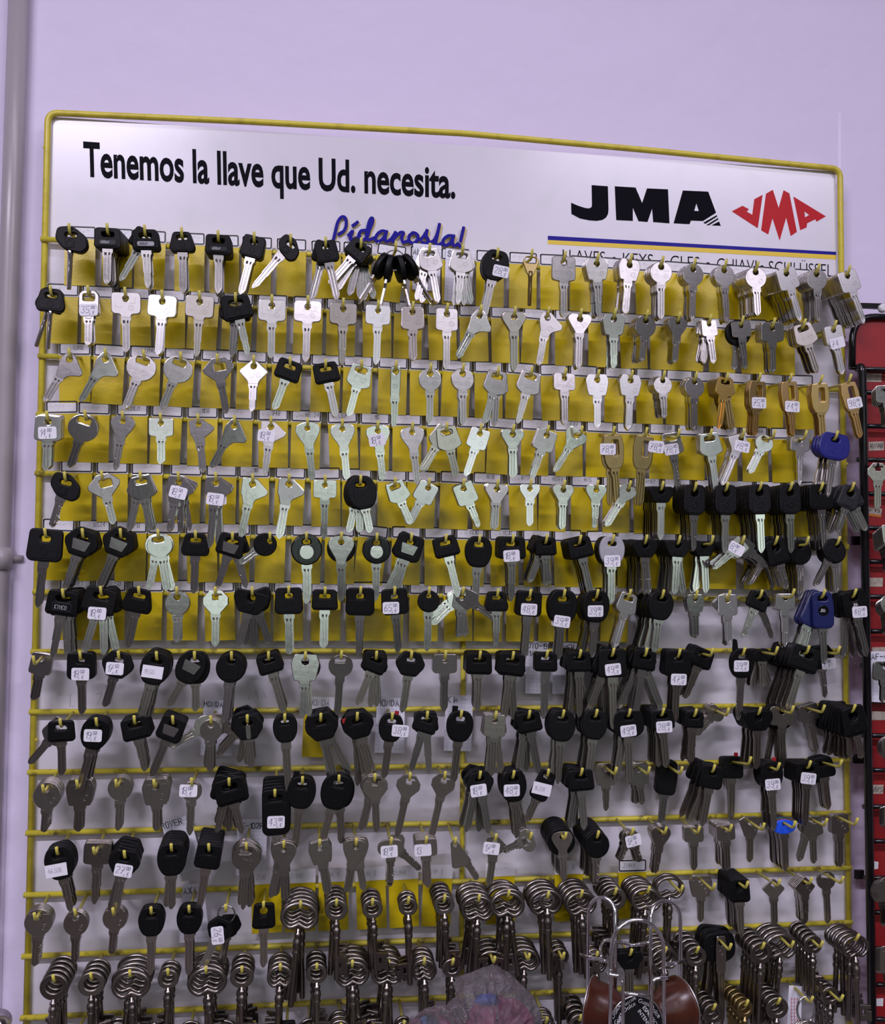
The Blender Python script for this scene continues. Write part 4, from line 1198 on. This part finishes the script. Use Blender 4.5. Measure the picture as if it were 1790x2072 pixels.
for j in jobs:
    k, i = j['k'], j['i']
    if not ((k < 5 and i < 23) or (k == 5 and i < 23) or (k == 6 and i < 17) or (k, i) == (8, 7) or (k == 11 and i in (6, 7, 8, 9, 10, 11, 13, 15, 17))): continue
    low = k == 11
    x = j['base'].x+rc.uniform(-.002, .002)-(.006 if k == 2 and i < 7 else .0); z = j['base'].z+.0152+(.004 if low else 0)
    root = empty('yellow_card', (x, -.0052, z), '', 'card')
    code = CODES.get((k, i), '')
    root['label'] = 'yellow card with white paper label %s, %s hook of %s row' % ('framed in black' if not low or i == 17 else 'in grey pencil', say(i+1), say(k+1))
    root['group'] = 'yellow label cards hanging behind the keys'
    root.rotation_euler = (0, math.radians(rc.gauss(0, 1.3) + (6 if (k, i) in ((5, 9), (0, 9)) else 0)), 0)
    amp = rc.uniform(.0005, .0022)
    V, F = bent(-CW/2, CW/2, 0, -CH, amp); link('card_body', mesh('card_body', V, F, False, 'card'), root)
    zl = 0 if not low else .001
    V, F = bent(-CW/2-.0004, CW/2+.0004, zl, -LH-.001, 0, .0003, 2)
    lb = link('paper_label', mesh('paper_label', [(a, b-.0004, c) for a, b, c in V], F, False, 'label'), root)
    mb = MB()
    put = lambda px, py: Vector((px, -.00058, py))
    if (not low and (k, i) != (8, 7)) or (k, i) == (11, 17):
        o_ = rnd([(-CW/2+.0007, -.0008), (CW/2-.0007, -.0008), (CW/2-.0007, -LH+.0006), (-CW/2+.0007, -LH+.0006)], .0014)
        pen([o_+[o_[0], o_[1]]], .0015, put, mb)
        mb.build('label_border', 'ink', lb)
    mb = MB()
    if (k, i) == (8, 7):
        lines, _ = strokes('HONDA', -.011, -.0098, .0062, .6); pen(lines, .0006, put, mb).build('writing', 'ink', lb)
    elif code:
        h = .0052 if low else .0046
        lines, _ = strokes(code, -.011 if low else -.001, -.009 if low else -.0075, h, .55); pen(lines, .00045, put, mb)
        if not low: pen(squiggle(-.012, -.003, -.0085, .003, k*50+i), .00022, put, mb)
        mb.build('writing', 'pencil' if low and i != 17 else 'ink', lb)
    else:
        pen(squiggle(-.012, .010, -.0070, .0032, k*50+i), .00022, put, mb)
        mb.build('writing', 'pencil', lb)

# ------------------------------------------------------------------ squared paper notes
def note(px, text, x0, y0, h, label, d=.004, ink='ink', slant=.0, lines2=None):
    c = [at(x, y, d) for x, y in px]; o = sum(c, Vector())/4
    root = empty('paper_note', o, label, 'note', 'handwritten squared-paper notes')
    L = [p-o for p in c]
    V = L+[p+Vector((0, .0003, 0)) for p in L]
    sh = link('paper_sheet', mesh('paper_sheet', V, [(0,1,2,3),(4,5,6,7),(0,1,5,4),(1,2,6,5),(2,3,7,6),(3,0,4,7)], False, 'note'), root)
    g = MB(); e = Vector((0, -.00012, 0))
    nx = max(3, int((c[1]-c[0]).length/.0042)); ny = max(3, int((c[3]-c[0]).length/.0042))
    for q in range(1, nx):
        a, b = L[0].lerp(L[1], q/nx), L[3].lerp(L[2], q/nx); g.add([a+e, a+e+Vector((.0002, 0, 0)), b+e+Vector((.0002, 0, 0)), b+e], [(0,1,2,3)])
    for q in range(1, ny):
        a, b = L[0].lerp(L[3], q/ny), L[1].lerp(L[2], q/ny); g.add([a+e, b+e, b+e-Vector((0, 0, .0002)), a+e-Vector((0, 0, .0002))], [(0,1,2,3)])
    g.build('ruled_grid', 'grid', sh)
    mb = MB()
    ux = (px[1][0]-px[0][0], px[1][1]-px[0][1]); ul = math.hypot(*ux); ux = (ux[0]/ul, ux[1]/ul)
    for q, tx in enumerate(text.split('|')):
        ln, _ = strokes(tx, 0, 0, h, .6, slant)
        pen(ln, 1.5, lambda a, b: at(x0+a*ux[0]+b*ux[1], y0+q*h*1.5+a*ux[1]-b*ux[0], d+.0003)-o, mb)
    mb.build('writing', ink, sh)
note([(836,492),(893,497),(889,590),(834,586)], 'ALC', 836, 514, 11, 'squared paper note with faint writing behind eleventh hook of first row', .0085)
note([(902,502),(960,508),(952,616),(898,608)], 'SA', 906, 518, 11, 'squared paper note with faint writing behind twelfth hook of first row', .0085)
note([(413,1415),(457,1417),(470,1530),(405,1528)], 'HONDA', 413, 1429, 10.5, 'squared paper note with a handwritten car name on fifth hook of ninth row')
note([(763,1411),(819,1412),(817,1524),(757,1523)], 'HONDA', 764, 1428, 12, 'squared paper note with a handwritten car name on tenth hook of ninth row')
note([(902,1407),(957,1407),(953,1520),(897,1519)], 'KIA', 906, 1421, 12, 'squared paper note with a short handwritten name on twelfth hook of ninth row')
note([(1065,1296),(1110,1299),(1108,1404),(1062,1403)], 'TOYO-19P|JMA', 1060, 1310, 10, 'squared paper note with two handwritten lines on fifteenth hook of eighth row')
note([(1120,1299),(1168,1301),(1172,1404),(1117,1404)], 'HYMMER', 1118, 1314, 10, 'squared paper note with capital letters on sixteenth hook of eighth row')
note([(326,1664),(384,1648),(412,1755),(352,1772)], 'ROVER', 328, 1678, 12, 'tilted squared paper note with a handwritten name on fourth hook of eleventh row')
note([(480,1657),(541,1658),(537,1772),(478,1772)], 'WE-102P', 481, 1676, 11, 'squared paper note with a handwritten code on sixth hook of eleventh row')
note([(370,1790),(411,1786),(425,1905),(362,1908)], 'AXA', 372, 1810, 13, 'squared paper note with three capitals on fifth hook of twelfth row')
# clear tag with red print at the bottom right
o = at(1610, 2040, .02); tg = empty('plastic_tag', o, 'clear plastic tag with rows of red print hanging bottom right', 'tag')
L = [at(x, y, .02)-o for x, y in ((1596,1994),(1622,1996),(1620,2100),(1590,2100))]
sh = link('tag_sheet', mesh('tag_sheet', L+[p+Vector((0, .0006, 0)) for p in L], [(0,1,2,3),(4,5,6,7),(0,1,5,4),(1,2,6,5),(2,3,7,6),(3,0,4,7)], False, 'note'), tg)
mb = MB()
for c_, x in enumerate((1600, 1606, 1612)):
    pen([[(y_, x+dx) for y_, dx in zip(range(q, q+5, 2), (0, 2.5, 0))] for q in range(2020, 2072, 7)], 1.3, lambda a, b: at(b, a, .0203)-o, mb)
mb.build('print', 'red_print', sh)

# ------------------------------------------------------------------ the second rack on the right: red panels in a black wire frame
DR = .012
r2 = empty('red_key_rack', at(1780, 1300, DR), 'red-panelled key rack in black wire frame at the right edge', 'rack')
def rl(p): return Vector(p)-r2.location
yb = [747, 794, 862, 930, 999, 1068, 1136, 1207, 1277, 1347, 1418, 1488, 1558, 1632, 1702, 1776, 1846, 1919, 1992, 2062, 2135]
mb = MB(); mb.tube([rl(p) for p in arc([at(1735, 745, DR), at(1742, 742, .03), at(1744, 760, .03), at(1765, 2140, .03)], 5, .006)], .0050, 12); mb.build('upright', 'blackmetal', r2)
mb = MB(); mb.tube([rl(p) for p in arc([at(1723, 742, DR+.004), at(1725, 640, DR+.004), at(1850, 643, DR+.004)], 8, .03)], .0042, 12)
mb.tube([rl(at(1718, 744, DR+.004)), rl(at(1850, 752, DR+.004))], .0026, 8); mb.build('header_frame', 'blackmetal', r2)
def panel(name, px, d, material, th=.002, par=None, base=None):
    c = [at(x, y, d)-(base or r2.location) for x, y in px]
    return link(name, mesh(name, c+[p+Vector((0, th, 0)) for p in c], [(0,1,2,3),(4,5,6,7),(0,1,5,4),(1,2,6,5),(2,3,7,6),(3,0,4,7)], False, material), par or r2)
V, F = flat(rnd([(1725,645),(1850,648),(1850,748),(1725,745)], 16, 6)[:], [], .02, 0)
mb = MB().add([rl(at(v[0], -v[2], DR+.001)) for v in V], F); mb.build('header_panel', 'redpanel', r2)
panel('red_back_panel', [(1737,748),(1850,752),(1870,2140),(1762,2140)], DR-.008, 'redpanel')
for q, y in enumerate(yb):
    xx = 1738+(y-747)*.018
    MB().tube([rl(at(xx-8 if q % 2 else xx, y, DR+.006)), rl(at(1870, y+2, DR+.006))], .0030, 8).build('shelf_wire', 'blackmetal', r2)
for y in (1003, 1094, 1536, 1770):
    panel('wall_bracket', [(1723+(y-1000)*.01, y-9), (1748, y-9), (1748, y+9), (1723+(y-1000)*.01, y+9)], -.006, 'blackmetal', .004)
panel('top_bracket', [(1722,612),(1850,616),(1850,628),(1722,622)], .004, 'blackmetal', .004)
kn_ = at(1787, 623, .014)
MB().tube([rl(kn_+Vector((0, .004, 0))), rl(kn_), rl(kn_-Vector((0, .002, 0)))], [.0055, .0055, .003], 14).build('white_screw_cap', 'whiteink', r2)
for px, tx, mt in (([(1752,754),(1783,755),(1783,773),(1752,772)], '', 'beige'), ([(1757,894),(1788,893),(1788,911),(1757,912)], 'RN78', 'beige'), ([(1754,1026),(1784,1029),(1782,1047),(1751,1043)], 'SP45', 'beige'),
                   ([(1755,1169),(1786,1169),(1785,1187),(1755,1187)], '', 'beige'), ([(1759,1439),(1792,1440),(1791,1457),(1759,1457)], '', 'beige'), ([(1756,1588),(1787,1588),(1786,1606),(1757,1607)], 'ZN/58', 'beige'),
                   ([(1763,1742),(1777,1744),(1776,1758),(1763,1760)], '', 'label'), ([(1766,2021),(1787,2020),(1786,2036),(1762,2035)], '', 'label'), ([(1764,1310),(1795,1309),(1795,1320),(1764,1320)], '', 'beige')):
    lb = panel('stuck_label', px, DR-.0075, mt, .0004)
    if tx == 'SP45': panel('orange_edge', [(px[3][0], px[3][1]-5), (px[2][0], px[2][1]-5), px[2], px[3]], DR-.0073, 'orange', .0002, lb, r2.location)
    mb = MB()
    if tx:
        ln, _ = strokes(tx, 0, 0, 9, .6)
        sl = (px[1][1]-px[0][1])/(px[1][0]-px[0][0])
        pen(ln, 1.0, lambda a, b: rl(at(px[3][0]+3+a, px[3][1]-(9 if tx == 'SP45' else 5)-b+a*sl, DR-.0071)), mb).build('writing', 'ink', lb)
note([(1752,1318),(1815,1318),(1815,1422),(1752,1420)], 'HAF-4', 1755, 1334, 11, 'squared paper note with a handwritten code on the red rack', DR+.0095)
def right_key(x, y, t, a, n, L, where, m_='nickel', ws=.9):
    for q in range(n):
        p = at(x, y, .050)+Vector((0, q*.0027, -.0012*q))
        me, hr, neck, th = head_mesh(t)
        mw = Matrix.Translation(p) @ Matrix.Rotation(math.radians(-a), 4, 'Y') @ Matrix.Rotation(math.radians(-6), 4, 'Z')
        root = bpy.data.objects.new('flat_key', None); COL.objects.link(root); root.empty_display_size = .01
        tag(root, 'silver key on the red rack, %s%s' % (where, '' if q == 0 else ', %s from front' % say(q+1)), 'key', 'silver keys on the red rack'); root.matrix_world = mw
        h = link('bow', with_mat(me, m_ if q == 0 else 'steel'), root); h.matrix_local = Matrix.Diagonal((ws, .55, ws, 1))
        b = link('blade', with_mat(blade_mesh('n'), m_ if q == 0 else 'steel'), root); n_ = neck*ws-4
        b.matrix_local = Matrix.Translation((0, 0, -n_*U)) @ Matrix.Diagonal((1, .6, (L-n_)/60, 1))
    pk = MB().tube([rl(at(x, y, DR-.006)+Vector((0,0,.002))), rl(at(x, y, .054)+Vector((0,0,.002))), rl(at(x, y-6, .058)+Vector((0,0,.002)))], .0015, 8).build('peg', 'blackmetal', r2)
for a in ((1793,790,'rr',3,4,72,'first bunch from top'), (1776,948,'oc',-2,1,90,'second bunch from top','steel'), (1802,1070,'sq',8,8,80,'third bunch from top'), (1800,1212,'ci',0,5,70,'just above the white note'), (1790,1350,'rr',-3,2,74,'in front of the white note'),
          (1806,1496,'ci',0,4,74,'first bunch below the white note','steel',1.1), (1806,1640,'sq',0,4,76,'second bunch below the white note','steel'), (1800,1786,'ci',0,6,90,'third bunch below the white note','steel',1.2), (1806,1928,'sq',0,5,100,'lowest bunch','steel',1.2)): right_key(*a)

# ------------------------------------------------------------------ chrome carousel of coffee pods in front of the rack
DC = .150
cr_ = empty('pod_carousel', at(1283, 2072, DC), 'chrome wire carousel holding coffee pods in front of the lower keys', 'pod holder')
def rk(p): return Vector(p)-cr_.location
def arch(xl, xr, yt, yb_, dl, dr_, name, r=.0019):
    rx = (xr-xl)/2; cx = (xl+xr)/2; P = []
    P.append(at(xl-3, yb_, dl))
    for q in range(17):
        an = PI-PI*q/16; d = dl+(dr_-dl)*q/16
        P.append(at(cx+rx*math.cos(an), yt+rx*1.15-rx*1.15*math.sin(an), d))
    P.append(at(xr+1, yb_, dr_))
    MB().tube([rk(p) for p in P], r, 10).build(name, 'chrome', cr_)
arch(1190, 1244, 1816, 2180, .125, .150, 'wire_arch')
arch(1316, 1376, 1823, 2180, .150, .125, 'wire_arch')
arch(1236, 1342, 1861, 2180, .195, .195, 'wire_arch')
def wire(pts, name='cross_wire', r=.0018, corner=.006):
    MB().tube([rk(p) for p in arc([at(*q) for q in pts], 4, corner)], r, 10).build(name, 'chrome', cr_)
wire([(1176,1930,.125), (1180,1934,.15), (1226,1945,.185)])
wire([(1346,1952,.185), (1388,1945,.14)])
wire([(1240,1903,.16), (1281,1913,.13), (1318,1906,.15)])
wire([(1228,1968,.196), (1234,1972,.2), (1257,1975,.2), (1261,1990,.2), (1258,2180,.2)])
wire([(1350,1978,.2), (1324,1981,.2), (1318,1990,.2), (1314,2180,.2)])
wire([(1263,2010,.2), (1312,2015,.2)])
wire([(1216,1945,.12), (1214,1915,.10), (1222,1901,.09), (1240,1903,.10)])
def pod(c, axis, R, Ln, label, face=None):
    axis = Vector(axis).normalized(); z = axis; u = z.orthogonal().normalized(); u = (Vector((0,0,1))-z*z.z).normalized(); v = z.cross(u)
    root = empty('coffee_pod', c, label, 'coffee pod', 'coffee pods in the carousel')
    pr = [(0, .0), (0, R*.97), (-.0008, R), (-.003, R*.98), (-.004, R*.86), (-Ln*.55, R*.80), (-Ln*.90, R*.52), (-Ln, R*.46), (-Ln, 0)]
    V = []; n = 40
    for h, r in pr:
        V += [z*h+u*(r*math.cos(2*PI*q/n))+v*(r*math.sin(2*PI*q/n)) for q in range(n)]
    F = [(i*n+q, i*n+(q+1) % n, (i+1)*n+(q+1) % n, (i+1)*n+q) for i in range(1, len(pr)-2) for q in range(n)]
    F.append(tuple((len(pr)-2)*n+q for q in range(n)))
    link('pod_cup', mesh('pod_cup', V, F, True, 'pod'), root)
    rim = MB().tube([u*(R*.985*math.cos(2*PI*q/48))+v*(R*.985*math.sin(2*PI*q/48)) for q in range(48)], .0009, 8, closed=True).build('pod_rim', 'foilrim', root)
    lid = MB().poly([z*.0004+u*(R*.965*math.cos(2*PI*q/48))+v*(R*.965*math.sin(2*PI*q/48)) for q in range(48)]).build('foil_lid', 'foil', root)
    if face:
        mb = MB()
        for tx, x, y, h, rot in face:
            VV, FF = font_text(tx, .0); s_ = h
            cs_, sn_ = math.cos(rot), math.sin(rot)
            mb.add([z*.0007+v*-(x+(a*cs_-b*sn_)*s_)+u*(y+(a*sn_+b*cs_)*s_) for a, b in VV], FF)
        mb.build('lid_print', 'whiteink', lid)
    return root
cL = at(1192, 2030, .155); cR = at(1380, 2030, .155)
pod(cL, (-.86, .50, .10), .0265, .036, 'brown coffee pod on its side at the left of the carousel')
pod(cR, (.95, .30, .10), .0265, .036, 'brown coffee pod on its side at the right of the carousel')
Q = .0275
pod(at(1287, 2074, .185), (0.04, -1, .05), Q, .036, 'coffee pod facing out with black foil lid, centre of the carousel',
    [('Dolce', -.0235, .007, .0062, 1.0), ('Gusto', -.0200, .001, .0062, 1.0), ('NESCAFÉ', -.0215, -.004, .0034, 1.0), ('ESPRESSO', .006, .016, .0052, -.95), ('INTENSO', .001, .013, .0052, -.95), ('Dolce', .013, .0165, .0062, -.9),
     ('Gusto', .0015, .0215, .0056, -.4), ('NESCAFÉ', -.012, .0180, .0034, .5), ('Dolce', -.0125, .0125, .0058, .5), ('INTENSO', -.0060, -.003, .0050, -.9)])
pod(at(1287, 2150, .125), (0, 1, .05), Q, .03, 'coffee pod at the back of the carousel')

# ------------------------------------------------------------------ clear plastic bag of cloths at the bottom
DBG = .150
bg = empty('plastic_bag', at(975, 2075, DBG), 'crumpled clear plastic bag with pink and blue cloth inside', 'bag')
def blob(px, py, rx, ry, d, depth, seed, material, name, parent, org, n=28, k=20, rough=.18, sq=1.0):
    """a lumpy closed body round a point"""
    rs = random.Random(seed); ph = [(rs.uniform(0, 6.28), rs.randint(2, 7), rs.randint(1, 5), rs.uniform(.3, 1)) for _ in range(9)]
    c = at(px, py, d); s_ = (at(px+50, py, d)-at(px-50, py, d)).length/100
    V = []
    for i in range(k+1):
        th = PI*i/k
        for q in range(n):
            f = 2*PI*q/n
            r = 1+rough*sum(a*math.sin(m1*f+p)*math.sin(m2*th+p*1.7) for p, m1, m2, a in ph)/3
            V.append(c-org+Vector((rx*s_*r*math.sin(th)*math.cos(f), depth*r*math.sin(th)*math.sin(f), ry*s_*r*math.cos(th))))
    F = [(i*n+q, i*n+(q+1) % n, (i+1)*n+(q+1) % n, (i+1)*n+q) for i in range(k) for q in range(n)]
    return link(name, mesh(name, V, F, True, material), parent)
org = bg.location.copy()
# the film: a crumpled tent with its own outline
OUT = [(838,2180),(830,2080),(858,2062),(884,2052),(908,2050),(930,2030),(923,2006),(938,1992),(978,1977),(1006,1967),(1012,1969),(1036,1984),(1060,2006),(1085,2030),(1096,2050),(1099,2110),(1090,2220),(960,2240)]
cx, cy = 1000, 2165
V = [at(cx, cy, DBG+.035)-org]; n = len(OUT)*4
rs = random.Random(4)
ring_pts = []
for i in range(len(OUT)):
    a, b = OUT[i], OUT[(i+1) % len(OUT)]
    for q in range(4): ring_pts.append((a[0]+(b[0]-a[0])*q/4+rs.uniform(-1.5, 1.5), a[1]+(b[1]-a[1])*q/4+rs.uniform(-1.5, 1.5)))
LV = 9; F = []
for l in range(1, LV+1):
    t = l/LV
    for (x, y) in ring_pts:
        d = DBG+.035*math.sqrt(max(0, 1-t*t))+(rs.uniform(-.0045, .0045) if l < LV else 0)
        jx, jy = (rs.uniform(-5, 5), rs.uniform(-5, 5)) if l < LV else (0, 0)
        V.append(at(cx+(x-cx)*t+jx, cy+(y-cy)*t+jy, d)-org)
F += [(0, 1+q, 1+(q+1) % n) for q in range(n)]
for l in range(LV-1): F += [(1+l*n+q, 1+l*n+(q+1) % n, 1+(l+1)*n+(q+1) % n, 1+(l+1)*n+q) for q in range(n)]
bk = len(V)
V += [v+Vector((0, .02, 0)) for v in V[1+(LV-1)*n:1+LV*n]]; V.append(at(cx, cy, DBG-.035)-org)
F += [(1+(LV-1)*n+q, 1+(LV-1)*n+(q+1) % n, bk+(q+1) % n, bk+q) for q in range(n)]+[(bk+q, bk+(q+1) % n, bk+n) for q in range(n)]
link('bag_film', mesh('bag_film', V, F, False, 'film'), bg)
tag(blob(1010, 2072, 68, 48, DBG, .020, 3, 'pinkbag', 'folded_cloth', None, Vector((0,0,0))), 'pink cloth folded inside the clear plastic bag', 'cloth')
tag(blob(985, 2022, 24, 10, DBG+.008, .006, 8, 'bluecloth', 'folded_cloth', None, Vector((0,0,0))), 'small blue cloth on the pink one inside the bag', 'cloth')
tag(blob(868, 2098, 58, 32, DBG-.012, .020, 5, 'pinkbag', 'folded_cloth', None, Vector((0,0,0))), 'deep pink cloth spilling left of the plastic bag', 'cloth')
tag(blob(868, 2066, 20, 8, DBG-.002, .012, 9, 'greycloth', 'folded_cloth', None, Vector((0,0,0))), 'slate blue cloth lying on the deep pink one', 'cloth')
# a rounded steel object cut off by the lower left corner
q = at(-6, 2075, .03)
kb = MB().tube([Vector((0, .012, 0)), Vector((0, -.006, 0)), Vector((0, -.011, 0)), Vector((0, -.0125, 0))], [.012, .012, .0095, .004], 20).build('steel_knob', 'nickel', None, q)
tag(kb, 'rounded steel knob cut off at the lower left corner of the wall', 'knob')
